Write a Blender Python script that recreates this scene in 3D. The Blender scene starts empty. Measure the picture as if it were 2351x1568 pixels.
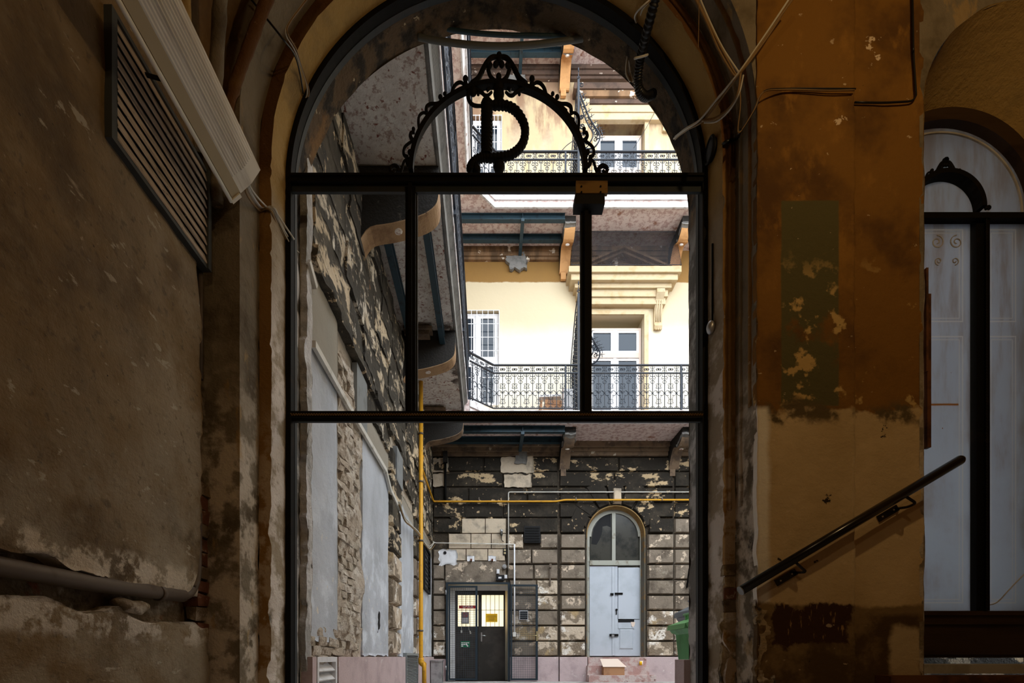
import bpy, math, random
from mathutils import Vector, noise
random.seed(7)
C = bpy.context.scene.collection
PI = math.pi
# ---------------------------------------------------------------- camera (shift lens, level) and light
F, VX, VY = 1110.0, 1120.0, 1508.0          # focal length and vanishing point in pixels of the 2351 x 1568 frame
cam = bpy.data.objects.new('camera', bpy.data.cameras.new('camera')); C.objects.link(cam)
cam.location = (0, 0, 0); cam.rotation_euler = (PI / 2, 0, 0)
cam.data.sensor_width = 36; cam.data.lens = F / 2351 * 36
cam.data.shift_x = (1175.5 - VX) / 2351; cam.data.shift_y = (VY - 784) / 2351
cam.data.clip_start = .05
S = bpy.context.scene
S.camera = cam
S.view_settings.view_transform = 'Standard'; S.view_settings.look = 'None'
S.view_settings.gamma = 1; S.view_settings.use_curve_mapping = False
S.view_settings.exposure = 0.0
S.cycles.max_bounces = 9; S.cycles.diffuse_bounces = 6; S.cycles.caustics_reflective = False; S.cycles.caustics_refractive = False
S.cycles.sample_clamp_indirect = 6
w = bpy.data.worlds.new('sky'); S.world = w; w.use_nodes = True
bg = w.node_tree.nodes['Background']; bg.inputs[0].default_value = (.86, .93, 1, 1); bg.inputs[1].default_value = 6.3

def lamp(name, loc, power, col, r):
    l = bpy.data.lights.new(name, 'POINT'); l.energy = power; l.color = col; l.shadow_soft_size = r
    o = bpy.data.objects.new(name, l); C.objects.link(o); o.location = loc
    return o
lamp('passage_bulb', (2.05, .75, 3.55), 46, (1, .68, .32), .05)
lamp('passage_fill', (.2, -1.0, 3.2), 21, (1, .72, .40), .08)  # added warm fill behind the camera to lift the passage walls

def PX(px, Y): return (px - VX) * Y / F
def PZ(py, Y): return (VY - py) * Y / F
def P(px, py, Y): return (PX(px, Y), Y, PZ(py, Y))
# ---------------------------------------------------------------- materials
MATS = {}
class NT:
    def __init__(s, m):
        s.t = m.node_tree; s.n = s.t.nodes; s.l = s.t.links
        g = s.n.new('ShaderNodeNewGeometry'); s.pos = g.outputs['Position']
        s.xyz = None
    def new(s, k, **kw):
        x = s.n.new(k)
        for a, v in kw.items(): setattr(x, a, v)
        return x
    def sep(s):
        if not s.xyz:
            x = s.new('ShaderNodeSeparateXYZ'); s.l.new(s.pos, x.inputs[0]); s.xyz = x.outputs
        return s.xyz
    def math(s, op, a, b=None):
        x = s.new('ShaderNodeMath', operation=op)
        for i, v in enumerate((a, b)):
            if v is None: continue
            if isinstance(v, (int, float)): x.inputs[i].default_value = v
            else: s.l.new(v, x.inputs[i])
        return x.outputs[0]
    def noise(s, scale, detail=4, stretch=(1, 1, 1), seed=0, rough=.62):
        m = s.new('ShaderNodeMapping'); s.l.new(s.pos, m.inputs[0])
        m.inputs['Scale'].default_value = stretch; m.inputs['Location'].default_value = (seed * 3.1, seed * 1.7, seed * 2.3)
        x = s.new('ShaderNodeTexNoise'); s.l.new(m.outputs[0], x.inputs['Vector'])
        x.inputs['Scale'].default_value = scale; x.inputs['Detail'].default_value = detail; x.inputs['Roughness'].default_value = rough
        return x.outputs['Fac']
    def ramp(s, v, lo, hi):
        x = s.new('ShaderNodeMapRange', interpolation_type='SMOOTHSTEP')
        s.l.new(v, x.inputs[0]); x.inputs[1].default_value = lo; x.inputs[2].default_value = hi
        return x.outputs[0]
def nz(scale, lo, hi, detail=5, stretch=(1, 1, 1), seed=0, k=1):
    def f(t):
        v = t.ramp(t.noise(scale, detail, stretch, seed), lo, hi)
        return v if k == 1 else t.math('MULTIPLY', v, k)
    return f
def zone(rng, wob=.05, soft=.02, scale=5, seed=0):
    """rng: {axis: (lo, hi)} with wavering borders"""
    def f(t):
        out = None
        nn = t.math('MULTIPLY', t.math('SUBTRACT', t.noise(scale, 5, seed=seed), .5), wob * 2) if wob else None
        for ax, (lo, hi) in rng.items():
            c = t.sep()[ax]
            if nn is not None: c = t.math('ADD', c, nn)
            for v, sg in ((lo, 1), (hi, -1)):
                if v is None: continue
                r = t.ramp(c, v - soft, v + soft)
                if sg < 0: r = t.math('SUBTRACT', 1.0, r)
                out = r if out is None else t.math('MULTIPLY', out, r)
        return out
    return f
def mul(*fs):
    def f(t):
        out = fs[0](t)
        for g in fs[1:]: out = t.math('MULTIPLY', out, g(t))
        return out
    return f
def inv(g): return lambda t: t.math('SUBTRACT', 1.0, g(t))
def mat(name, base, rough=.85, metal=0, layers=(), bump=None, spec=.3, trans=0, emit=None, alpha=None):
    m = bpy.data.materials.new(name); m.use_nodes = True
    t = NT(m); b = m.node_tree.nodes['Principled BSDF']
    b.inputs['Roughness'].default_value = rough; b.inputs['Metallic'].default_value = metal
    b.inputs['Specular IOR Level'].default_value = spec
    b.inputs['Base Color'].default_value = (*base, 1)
    prev = None
    for col, mf in layers:
        x = t.new('ShaderNodeMix', data_type='RGBA')
        if prev: t.l.new(prev, x.inputs[6])
        else: x.inputs[6].default_value = (*base, 1)
        x.inputs[7].default_value = (*col, 1)
        t.l.new(mf(t), x.inputs[0]); prev = x.outputs[2]
    if prev: t.l.new(prev, b.inputs['Base Color'])
    if bump:
        acc = None
        for sc, st in bump:
            n = t.math('MULTIPLY', t.noise(sc, 6), st)
            acc = n if acc is None else t.math('ADD', acc, n)
        x = t.new('ShaderNodeBump'); x.inputs['Strength'].default_value = 1; x.inputs['Distance'].default_value = 1
        t.l.new(acc, x.inputs['Height']); t.l.new(x.outputs[0], b.inputs['Normal'])
    if trans: b.inputs['Transmission Weight'].default_value = trans
    if emit: b.inputs['Emission Color'].default_value = (*emit[0], 1); b.inputs['Emission Strength'].default_value = emit[1]
    MATS[name] = m
    return m
# ---------------------------------------------------------------- mesh builder
class MB:
    def __init__(s): s.v = []; s.f = []; s.sm = []
    def quad(s, *ids, sm=False): s.f.append(ids); s.sm.append(sm)
    def add(s, vs, fs, sm=False):
        o = len(s.v); s.v += [tuple(v) for v in vs]
        for f in fs: s.f.append(tuple(i + o for i in f)); s.sm.append(sm)
        return s
    def box(s, x0, x1, y0, y1, z0, z1):
        v = [(x, y, z) for x in (x0, x1) for y in (y0, y1) for z in (z0, z1)]
        return s.add(v, [(0, 1, 3, 2), (4, 6, 7, 5), (0, 4, 5, 1), (2, 3, 7, 6), (0, 2, 6, 4), (1, 5, 7, 3)])
    def obox(s, p, q, wu, wv, up=(0, 0, 1)):
        """bar from p to q with section wu (sideways) x wv (up)"""
        p, q = Vector(p), Vector(q); d = (q - p).normalized(); up = Vector(up)
        if abs(d.dot(up)) > .95: up = Vector((0, 1, 0)) if abs(d.y) < .9 else Vector((1, 0, 0))
        a = d.cross(up).normalized() * wu / 2; b = a.cross(d).normalized() * wv / 2
        v = [c + i * a + j * b for c in (p, q) for i, j in ((-1, -1), (1, -1), (1, 1), (-1, 1))]
        return s.add(v, [(3, 2, 1, 0), (4, 5, 6, 7), (0, 1, 5, 4), (1, 2, 6, 5), (2, 3, 7, 6), (3, 0, 4, 7)])
    def tube(s, pts, r, n=6, cap=True, closed=False):
        pts = [Vector(p) for p in pts]; m = len(pts)
        rr = r if callable(r) else (lambda i: r)
        d0 = (pts[1] - pts[0]).normalized()
        a = d0.orthogonal().normalized(); vs = []; fs = []
        for i, p in enumerate(pts):
            if closed: d = pts[(i + 1) % m] - pts[i - 1]
            else: d = pts[min(i + 1, m - 1)] - pts[max(i - 1, 0)]
            d = d.normalized() if d.length > 1e-9 else d0
            a = a - d * a.dot(d)
            a = a.normalized() if a.length > 1e-6 else d.orthogonal().normalized()
            b = d.cross(a)
            for k in range(n):
                t = 2 * PI * k / n
                vs.append(p + (a * math.cos(t) + b * math.sin(t)) * rr(i))
        for i in range(m if closed else m - 1):
            j = (i + 1) % m
            for k in range(n):
                k2 = (k + 1) % n
                fs.append((i * n + k, i * n + k2, j * n + k2, j * n + k))
        o = len(s.v); s.add(vs, fs, sm=n > 4)
        if cap and not closed:
            s.f.append(tuple(o + k for k in reversed(range(n)))); s.sm.append(False)
            s.f.append(tuple(o + (m - 1) * n + k for k in range(n))); s.sm.append(False)
        return s
    def cyl(s, p, q, r, n=12): return s.tube([p, q], r, n)
    def prism(s, pts, d):
        """closed outline pts (3D) pushed along d"""
        n = len(pts); d = Vector(d); pts = [Vector(p) for p in pts]
        fs = [tuple(range(n)), tuple(reversed(range(n, 2 * n)))] + [(i, i + n, (i + 1) % n + n, (i + 1) % n) for i in range(n)]
        return s.add(pts + [p + d for p in pts], fs)
    def ball(s, c, r, n=8, sq=(1, 1, 1)):
        vs = []; fs = []
        for i in range(n + 1):
            t = PI * i / n
            for k in range(n + 2):
                p = 2 * PI * k / (n + 2)
                vs.append((c[0] + r * sq[0] * math.sin(t) * math.cos(p), c[1] + r * sq[1] * math.sin(t) * math.sin(p), c[2] + r * sq[2] * math.cos(t)))
        m = n + 2
        for i in range(n):
            for k in range(m): fs.append((i * m + k, (i + 1) * m + k, (i + 1) * m + (k + 1) % m, i * m + (k + 1) % m))
        return s.add(vs, fs, sm=True)
    def rust(s, x0, x1, z0, z1, y, dep=.05, ch=.03, jit=0):
        """rusticated block facing -Y: back at y, face at y-dep, chamfered edges"""
        def j(): return random.uniform(-jit, jit)
        v = [(x0, y, z0), (x1, y, z0), (x1, y, z1), (x0, y, z1)]
        v += [(x0 + ch + j(), y - dep + j(), z0 + ch + j()), (x1 - ch + j(), y - dep + j(), z0 + ch + j()), (x1 - ch + j(), y - dep + j(), z1 - ch + j()), (x0 + ch + j(), y - dep + j(), z1 - ch + j())]
        return s.add(v, [(4, 5, 6, 7), (0, 1, 5, 4), (1, 2, 6, 5), (2, 3, 7, 6), (3, 0, 4, 7), (3, 2, 1, 0)])
    def rustx(s, y0, y1, z0, z1, x, dep=.05, ch=.03, jit=0):
        """the same facing +X"""
        t = MB().rust(y0, y1, z0, z1, 0, dep, ch, jit)
        return s.add([(x - v[1], v[0], v[2]) for v in t.v], t.f)
    def slab(s, o, u, v, n, nu, nv, th, amp=0, edge=0, sc=3, seed=0, disp=None):
        """panel with a rough face and wavering edges; o corner, u v edge vectors, n outward unit normal, th thickness"""
        o, u, v, n = map(Vector, (o, u, v, n)); vs = []; fs = []
        for i in range(nu + 1):
            for j in range(nv + 1):
                a, b = i / nu, j / nv; p = o + u * a + v * b
                q = p * sc + Vector((seed, seed * .7, seed * 1.3))
                h = noise.fractal(q, 1, 2, 4) * amp if amp else 0
                if disp: h += disp(p, a, b)
                e = Vector((0, 0, 0))
                if edge and (i in (0, nu) or j in (0, nv)):
                    qq = p * 9 + Vector((seed, 0, seed))
                    if i in (0, nu): e += u.normalized() * noise.fractal(qq, 1, 2, 3) * edge
                    if j in (0, nv): e += v.normalized() * noise.fractal(qq + Vector((5, 5, 5)), 1, 2, 3) * edge
                    h -= abs(noise.noise(qq)) * edge * .5
                vs.append(p + n * h + e)
        W = nv + 1
        for i in range(nu):
            for j in range(nv): fs.append((i * W + j, (i + 1) * W + j, (i + 1) * W + j + 1, i * W + j + 1))
        b0 = len(vs)
        ring = [i * W for i in range(nu + 1)] + [nu * W + j for j in range(1, nv + 1)] + [i * W + nv for i in reversed(range(nu))] + [j for j in reversed(range(1, nv))]
        for r in ring: vs.append(Vector(vs[r]) - n * th)
        m = len(ring); base = len(s.v)
        s.add(vs, fs, sm=amp > 0)
        for k in range(m):
            s.f.append((base + ring[k], base + ring[(k + 1) % m], base + b0 + (k + 1) % m, base + b0 + k)); s.sm.append(False)
        return s
    def loft(s, rows, sm=True, closed=False):
        m = len(rows[0]); o = len(s.v); vs = [p for r in rows for p in r]; fs = []
        for i in range(len(rows) - 1):
            for k in range(m if closed else m - 1): fs.append((i * m + k, i * m + (k + 1) % m, (i + 1) * m + (k + 1) % m, (i + 1) * m + k))
        return s.add(vs, fs, sm)
ORG = {}
def obj(name, mb, m, parent=None, recenter=True):
    me = bpy.data.meshes.new(name)
    c = Vector((0, 0, 0))
    if recenter and mb.v:
        lo = [min(v[i] for v in mb.v) for i in range(3)]; hi = [max(v[i] for v in mb.v) for i in range(3)]
        c = Vector(((lo[0] + hi[0]) / 2, (lo[1] + hi[1]) / 2, lo[2]))
    me.from_pydata([tuple(Vector(v) - c) for v in mb.v], [], mb.f)
    me.polygons.foreach_set('use_smooth', mb.sm)
    me.materials.append(MATS[m] if isinstance(m, str) else m)
    me.update()
    o = bpy.data.objects.new(name, me); C.objects.link(o)
    if parent: o.parent = parent; o.location = c - ORG[parent]
    else: o.location = c
    ORG[o] = c
    return o
def tag(o, label, cat, group=None, kind=None):
    o['label'] = label; o['category'] = cat
    if group: o['group'] = group
    if kind: o['kind'] = kind
    return o
def thing(name, label, cat, loc, group=None):
    o = bpy.data.objects.new(name, None); C.objects.link(o); o.location = loc; ORG[o] = Vector(loc)
    o.empty_display_size = .1
    return tag(o, label, cat, group)
def struct(name, mb, m, parent=None):
    o = obj(name, mb, m, parent, recenter=False)
    if not parent: o['kind'] = 'structure'
    return o
def sempty(name, loc=(0, 0, 0)):
    o = bpy.data.objects.new(name, None); C.objects.link(o); o.location = loc; ORG[o] = Vector(loc); o['kind'] = 'structure'
    return o
def copy_to(src, parent, loc):
    """a copy of one object sharing its mesh, at world point loc under parent"""
    o = src.copy(); C.objects.link(o); o.parent = parent; o.location = Vector(loc) - (ORG[parent] if parent else Vector()); ORG[o] = Vector(loc)
    return o
def arc(cx, cz, r, a0, a1, n, Y): return [(cx + r * math.cos(a0 + (a1 - a0) * i / n), Y, cz + r * math.sin(a0 + (a1 - a0) * i / n)) for i in range(n + 1)]
def scroll(cx, cz, r, a0, turns, Y=0, end=.25, n=10):
    m = max(6, int(n * abs(turns) * 1.6)); out = []
    for i in range(m + 1):
        t = i / m; a = a0 + turns * 2 * PI * t; q = r * (1 - (1 - end) * t)
        out.append((cx + q * math.cos(a), Y, cz + q * math.sin(a)))
    return out
def smoothp(pts, n=6):
    """Catmull-Rom through pts"""
    p = [Vector(q) for q in pts]; p = [2 * p[0] - p[1]] + p + [2 * p[-1] - p[-2]]; out = []
    for i in range(1, len(p) - 2):
        for k in range(n):
            t = k / n; a, b, c, d = p[i - 1:i + 3]
            out.append(.5 * (2 * b + (c - a) * t + (2 * a - 5 * b + 4 * c - d) * t * t + (3 * b - a - 3 * c + d) * t ** 3))
    return out + [p[-2]]
def fillet(pts, r, n=5):
    p = [Vector(q) for q in pts]; out = [p[0]]
    for i in range(1, len(p) - 1):
        a, b, c = p[i - 1:i + 2]; d1 = (a - b); d2 = (c - b); q = min(r, d1.length / 2, d2.length / 2)
        s_, e_ = b + d1.normalized() * q, b + d2.normalized() * q
        out += [(1 - t) ** 2 * s_ + 2 * t * (1 - t) * b + t * t * e_ for t in [k / n for k in range(n + 1)]]
    return out + [p[-1]]
# ---------------------------------------------------------------- the materials of the place
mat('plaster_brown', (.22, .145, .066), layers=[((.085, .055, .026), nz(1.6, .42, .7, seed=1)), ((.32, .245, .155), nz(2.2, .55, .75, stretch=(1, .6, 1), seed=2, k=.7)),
    ((.09, .06, .035), nz(9, .62, .74, seed=3, k=.7)), ((.52, .42, .30), nz(30, .66, .74, seed=4, k=.6)), ((.035, .022, .012), nz(38, .66, .71, stretch=(1, .6, 1), seed=134)), ((.62, .52, .4), nz(9, .67, .75, stretch=(1, .35, 1.4), seed=135, k=.6)), ((.37, .30, .21), mul(zone({1: (2.1, None)}, .3, .4, 2), nz(2.4, .38, .6, seed=136, k=.75))), ((.33, .25, .15), nz(6, .53, .68, stretch=(1, .7, 1), seed=160, k=.35)), ((.10, .07, .04), nz(22, .58, .68, seed=161, k=.6)), ((.37, .31, .225), mul(zone({2: (None, .9)}, .4, .4, 2), nz(3, .42, .62, seed=162, k=.7))), ((.66, .57, .45), mul(zone({2: (.28, .45)}, .05, .03, 7), nz(9, .46, .56, seed=163))), ((.62, .55, .46), mul(zone({2: (.08, .235)}, .05, .03, 7), nz(8, .47, .57, seed=164))), ((.50, .44, .34), nz(17, .64, .68, stretch=(1, .5, 1), seed=165, k=.7))], bump=[(14, .012), (45, .007), (120, .003)], rough=.75)  # greyer zones towards the arch and low down paint in daylight
mat('rubble', (.22, .16, .10), layers=[((.5, .42, .32), nz(6, .5, .65, seed=5)), ((.07, .05, .03), nz(9, .55, .7, seed=6)), ((.25, .08, .035), nz(4, .6, .7, seed=7))], bump=[(20, .04), (70, .012)])
mat('brick_red', (.16, .06, .032), layers=[((.10, .05, .03), nz(8, .5, .7, seed=8)), ((.45, .36, .27), nz(11, .6, .7, seed=9))], bump=[(40, .01)])
mat('arch_plaster', (.37, .30, .21), layers=[((.42, .27, .09), zone({2: (2.85, None)}, .12, .15, 3)), ((.17, .12, .06), nz(2, .5, .75, seed=11, k=.8)), ((.74, .67, .60), mul(zone({2: (None, 2.2)}, .3, .5, 3), nz(5, .42, .56, seed=12))),  # whitish lower jambs: daylight put into the colour
    ((.05, .05, .04), nz(4, .66, .75, stretch=(1, 1, .5), seed=13))], bump=[(18, .012), (80, .004)])
mat('arch_paint', (.27, .145, .04), layers=[((.12, .05, .012), zone({2: (3.0, None)}, .15, .08, 3)), ((.17, .09, .02), nz(2, .5, .7, seed=14)), ((.48, .36, .23), mul(zone({2: (None, 1.35)}, .35, .3, 3), nz(6, .4, .52, seed=15))), ((.5, .4, .25), nz(13, .66, .72, seed=16, k=.7))], bump=[(22, .012)])
mat('arch_step', (.21, .17, .115), layers=[((.09, .065, .035), nz(2.4, .45, .7, seed=17)), ((.56, .48, .38), mul(zone({2: (None, 1.5)}, .35, .4, 3), nz(6, .42, .56, seed=18))), ((.06, .045, .03), mul(zone({0: (1.2, None), 2: (None, 1.0)}, .3, .4, 3), nz(5, .56, .66, seed=133))), ((.40, .26, .1), nz(8, .6, .68, stretch=(1, 1, .4), seed=19, k=.6))], bump=[(18, .014)])
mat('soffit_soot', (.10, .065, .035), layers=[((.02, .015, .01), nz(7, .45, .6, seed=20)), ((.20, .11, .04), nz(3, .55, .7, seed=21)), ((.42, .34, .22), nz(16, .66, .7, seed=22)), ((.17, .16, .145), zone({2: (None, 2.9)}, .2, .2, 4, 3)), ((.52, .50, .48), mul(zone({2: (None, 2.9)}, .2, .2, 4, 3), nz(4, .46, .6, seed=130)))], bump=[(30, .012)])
pier_up = zone({2: (1.42, None)}, .16, .015, 2.5, 4)
mat('pier_plaster', (.64, .475, .27), layers=[((.50, .355, .18), nz(1.4, .4, .7, seed=23)),
    ((.22, .10, .014), pier_up), ((.105, .045, .008), mul(pier_up, nz(1.6, .46, .66, seed=24))), ((.28, .13, .02), mul(pier_up, nz(5, .55, .7, stretch=(1, 1, .6), seed=25))),
    ((.10, .085, .03), mul(zone({0: (1.672, 2.0), 2: (1.43, 2.6)}, .006, .006), nz(3.3, .70, .58, seed=26))),
    ((.55, .36, .13), mul(pier_up, zone({2: (None, 2.2)}, .1, .2), nz(5, .58, .64, seed=27))),
    ((.68, .52, .35), mul(pier_up, nz(3.4, .685, .70, seed=28))),
    ((.11, .075, .03), mul(zone({2: (1.33, 1.46)}, .14, .03, 2.5, 4), nz(4, .5, .6, seed=29))),
    ((.86, .80, .70), zone({0: (None, 1.60), 2: (.3, 1.42)}, .03, .02, 4)),  # pale strip along the left edge paints in daylight
    ((.23, .15, .065), zone({2: (None, .30)}, .05, .015, 5, 6)), ((.09, .05, .015), mul(zone({2: (None, .25)}, .05, .02, 5, 8), nz(3, .38, .55, seed=30))),
    ((.05, .018, .006), zone({0: (1.62, 2.06), 2: (.07, .29)}, .11, .012, 7, 9)), ((.34, .2, .08), mul(zone({0: (1.62, 2.06), 2: (.07, .29)}, .11, .012, 7, 9), nz(20, .58, .66, stretch=(1.5, 1, .35), seed=31))),
    ((.52, .40, .24), zone({0: (2.33, 2.51), 2: (-.12, .17)}, .06, .02, 6, 12)), ((.03, .02, .01), nz(9, .70, .73, seed=32)), ((.78, .62, .42), nz(20, .67, .70, stretch=(.6, 1, 1), seed=166, k=.5))], bump=[(5, .006), (20, .0035), (70, .0016)])
mat('pier_bare', (.42, .32, .19), layers=[((.15, .10, .05), nz(4, .45, .6, seed=33)), ((.62, .54, .43), nz(6, .55, .65, seed=34)), ((.05, .04, .03), nz(7, .6, .7, seed=35))], bump=[(12, .03), (40, .015)])
mat('vault', (.22, .13, .045), layers=[((.10, .05, .02), nz(1.5, .4, .7, seed=36)), ((.42, .33, .2), nz(5, .62, .7, seed=37))], bump=[(15, .012)])
mat('floor_stone', (.48, .45, .43), layers=[((.20, .18, .17), nz(4, .4, .7, seed=38))], bump=[(20, .01)])
mat('jamb_white', (.58, .56, .55), layers=[((.34, .33, .31), nz(4, .45, .62, seed=131)), ((.10, .09, .08), nz(9, .64, .7, seed=132))], bump=[(14, .03)])
mat('render_grey', (.50, .53, .58), layers=[((.37, .39, .42), nz(1.5, .4, .7, stretch=(1, 1, .5), seed=40)), ((.30, .27, .22), zone({2: (2.25, None)}, .08, .05, 3, 3)), ((.66, .70, .76), mul(zone({2: (None, 1.2)}, .5, .5, 2), nz(2.6, .48, .62, seed=41))), ((.70, .64, .56), mul(zone({2: (None, .9)}, .4, .3, 2), nz(10, .62, .68, seed=42))), ((.12, .11, .10), nz(16, .7, .74, seed=43))], bump=[(9, .01), (60, .003)])
mat('brick_hacked', (.56, .47, .37), layers=[((.74, .67, .58), nz(5, .45, .6, seed=44)), ((.34, .26, .19), nz(9, .5, .65, seed=45)), ((.16, .13, .10), nz(6, .62, .74, stretch=(1, 2, 1), seed=46, k=.7))], bump=[(28, .03), (90, .012)])
mat('mortar', (.50, .43, .34), layers=[((.27, .22, .16), nz(8, .48, .7, seed=47))], bump=[(30, .03)])
mat('soot_block', (.036, .030, .022), layers=[((.095, .08, .056), nz(2.2, .45, .7, seed=48)), ((.56, .45, .31), mul(nz(3.6, .535, .575, stretch=(1, .45, 1.25), detail=10, seed=137), nz(13, .38, .46, seed=138))), ((.50, .38, .24), nz(7, .62, .64, detail=9, seed=49)), ((.03, .027, .024), nz(6, .58, .7, seed=50))], bump=[(16, .02)])
mat('peel_block', (.50, .41, .29), layers=[((.045, .038, .028), nz(3.6, .42, .46, stretch=(1, .45, 1.25), detail=10, seed=51)), ((.05, .042, .03), nz(12, .53, .57, detail=8, seed=139)), ((.66, .58, .46), nz(6, .55, .66, seed=52)), ((.30, .16, .07), nz(4, .64, .7, seed=53))], bump=[(18, .03)])
mat('stone_black', (.020, .0155, .0105), layers=[((.05, .039, .026), nz(2.5, .48, .7, seed=54)), ((.52, .38, .22), mul(nz(3.4, .565, .60, stretch=(.6, 1, 1), detail=11, seed=55), nz(12, .38, .44, seed=140))), ((.40, .29, .17), nz(9, .635, .655, detail=8, seed=141))], bump=[(18, .012)])
mat('stone_grey', (.23, .185, .14), layers=[((.11, .086, .063), nz(3, .45, .7, seed=56)), ((.60, .48, .36), mul(nz(4, .575, .61, detail=11, seed=57), nz(14, .40, .5, seed=142))), ((.30, .26, .2), nz(7, .6, .7, seed=58))], bump=[(20, .015)])
mat('stone_pale', (.60, .49, .37), layers=[((.24, .185, .13), nz(4, .46, .52, detail=11, seed=59)), ((.84, .78, .70), mul(nz(4.5, .535, .58, detail=11, seed=60), nz(15, .40, .5, seed=143))), ((.42, .30, .16), nz(2, .56, .66, seed=61))], bump=[(18, .03)])
mat('stone_patch', (.56, .46, .34), layers=[((.30, .25, .19), nz(4, .45, .7, seed=62))], bump=[(20, .01)])
mat('joint_dark', (.048, .036, .024), layers=[((.12, .09, .06), nz(6, .55, .7, seed=63))], bump=[(24, .02)])
mat('plinth_pink', (.55, .43, .43), layers=[((.43, .33, .33), nz(3, .45, .7, seed=64)), ((.65, .58, .55), nz(8, .64, .7, seed=65))], bump=[(50, .004)])
mat('cream', (.60, .50, .335), layers=[((.27, .145, .04), zone({2: (8.63, 9.6)}, .05, .02, 3, 2)), ((.26, .14, .04), mul(zone({2: (8.63, 9.6)}, .05, .02, 3, 2), nz(2, .46, .66, seed=66))), ((.74, .68, .55), zone({2: (None, 7.5)}, .15, .3, 2)), ((.27, .165, .10), mul(zone({2: (11.9, None)}, .4, .5, 2), nz(1.2, .15, .5, seed=67))), ((.50, .38, .22), mul(zone({2: (9.6, None)}, .01, .01), nz(2, .42, .6, stretch=(2, 1, .5), seed=68)))], bump=[(8, .006)])  # paler lower wall: whitening by the light put into the colour
mat('cream_trim', (.54, .425, .265), layers=[((.46, .34, .18), nz(4, .5, .7, seed=69)), ((.10, .07, .04), nz(12, .7, .75, seed=70))], bump=[(30, .004)])
mat('brown_trim', (.25, .145, .075), layers=[((.11, .065, .035), nz(2, .42, .66, stretch=(2, 1, .6), seed=71)), ((.75, .66, .56), nz(4, .62, .65, detail=8, seed=72))], bump=[(30, .004)])
mat('slab_mottle', (.70, .64, .58), layers=[((.80, .75, .69), nz(5, .45, .6, seed=73)), ((.36, .22, .17), nz(24, .52, .62, seed=74, k=.75)), ((.25, .09, .06), nz(14, .61, .66, seed=75)), ((.06, .04, .03), mul(zone({0: (-.85, -.45), 1: (7.0, 8.8)}, .3, .2, 2), nz(2.3, .45, .55, seed=76)))], bump=[(25, .012)])
mat('slab_pink', (.70, .58, .54), layers=[((.48, .33, .30), nz(14, .45, .6, seed=77)), ((.33, .17, .12), nz(4, .6, .68, seed=78)), ((.70, .62, .58), nz(6, .6, .7, seed=79))], bump=[(25, .008)])
mat('slab_edge', (.62, .60, .60), layers=[((.42, .36, .34), nz(7, .5, .64, seed=80)), ((.25, .14, .11), nz(9, .64, .7, seed=81))], bump=[(30, .01)])
mat('console_tan', (.36, .225, .12), layers=[((.24, .14, .075), nz(7, .45, .65, seed=82)), ((.10, .06, .035), nz(24, .68, .72, seed=83))], bump=[(60, .004)])
mat('console_soot_shade', (.022, .019, .016), layers=[((.10, .085, .07), nz(9, .64, .72, seed=84))], bump=[(30, .01)])  # sooty console sides, blackened to paint in the shade they stand in
mat('console_orange', (.60, .32, .13), layers=[((.46, .23, .09), nz(5, .45, .65, seed=85))], bump=[(60, .004)])
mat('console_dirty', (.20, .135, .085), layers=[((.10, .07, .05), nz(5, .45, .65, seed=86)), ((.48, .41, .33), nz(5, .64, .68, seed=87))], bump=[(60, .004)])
mat('shaded_trim', (.105, .066, .048), layers=[((.06, .04, .03), nz(3, .45, .65, seed=150)), ((.6, .52, .44), nz(5, .63, .65, detail=9, seed=151))], bump=[(30, .006)])  # darkened to paint in shade below the top gallery, with pale peeling
mat('cement_grey', (.22, .21, .195), layers=[((.15, .145, .135), nz(6, .45, .65, seed=88))], bump=[(30, .01)])
mat('steel_blue', (.020, .045, .062), rough=.5, layers=[((.012, .022, .03), nz(9, .5, .7, seed=89))])
mat('iron_black', (.004, .0036, .0032), rough=.7, layers=[((.013, .008, .004), nz(8, .55, .75, seed=90))], spec=.15)
mat('iron_grille', (.011, .015, .024), rough=.5, layers=[((.007, .008, .011), nz(12, .5, .7, seed=91))], spec=.3)
mat('iron_cage', (.018, .028, .037), rough=.5, spec=.25)
mat('wire_grey', (.06, .075, .09), rough=.45)
mat('door_beige', (.60, .48, .40), rough=.6)
mat('iron_frame_grey', (.022, .028, .032), rough=.6, layers=[((.03, .03, .03), nz(6, .45, .6, stretch=(1, 1, .3), seed=92))])
mat('wood_plate', (.22, .12, .03), rough=.6, layers=[((.12, .06, .015), nz(12, .5, .7, stretch=(.3, 1, 2), seed=93))])
mat('gas_yellow', (.66, .33, .02), rough=.45, layers=[((.45, .22, .03), nz(14, .55, .7, seed=94))])
mat('pipe_steel', (.13, .10, .075), rough=.5, metal=.3, layers=[((.09, .065, .045), nz(9, .5, .7, seed=95))])
mat('cable_pale', (.50, .46, .38), rough=.6)
mat('cable_brown', (.22, .13, .05), rough=.6)
mat('cable_black', (.008, .008, .009), rough=.4, spec=.4)
mat('conduit_white', (.62, .60, .55), rough=.5, layers=[((.42, .39, .33), nz(6, .5, .7, seed=96))])
mat('plastic_lamp', (.84, .80, .70), rough=.45, layers=[((.70, .65, .55), nz(5, .45, .6, stretch=(6, .4, 6), seed=97))])
mat('lamp_side', (.46, .38, .24), rough=.5)
mat('lamp_housing', (.84, .80, .68), rough=.4)
mat('slat_dirty', (.46, .37, .28), rough=.7, layers=[((.25, .20, .15), nz(9, .45, .65, stretch=(1, .4, 3), seed=98)), ((.07, .05, .03), nz(30, .62, .7, stretch=(1, .5, 2), seed=99))])
mat('frame_slate', (.055, .06, .06), rough=.7)
mat('rail_black', (.006, .006, .007), rough=.22, spec=.6)
mat('hose_grey', (.10, .105, .10), rough=.45)
mat('rail_end', (.25, .27, .27), rough=.5)
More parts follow.
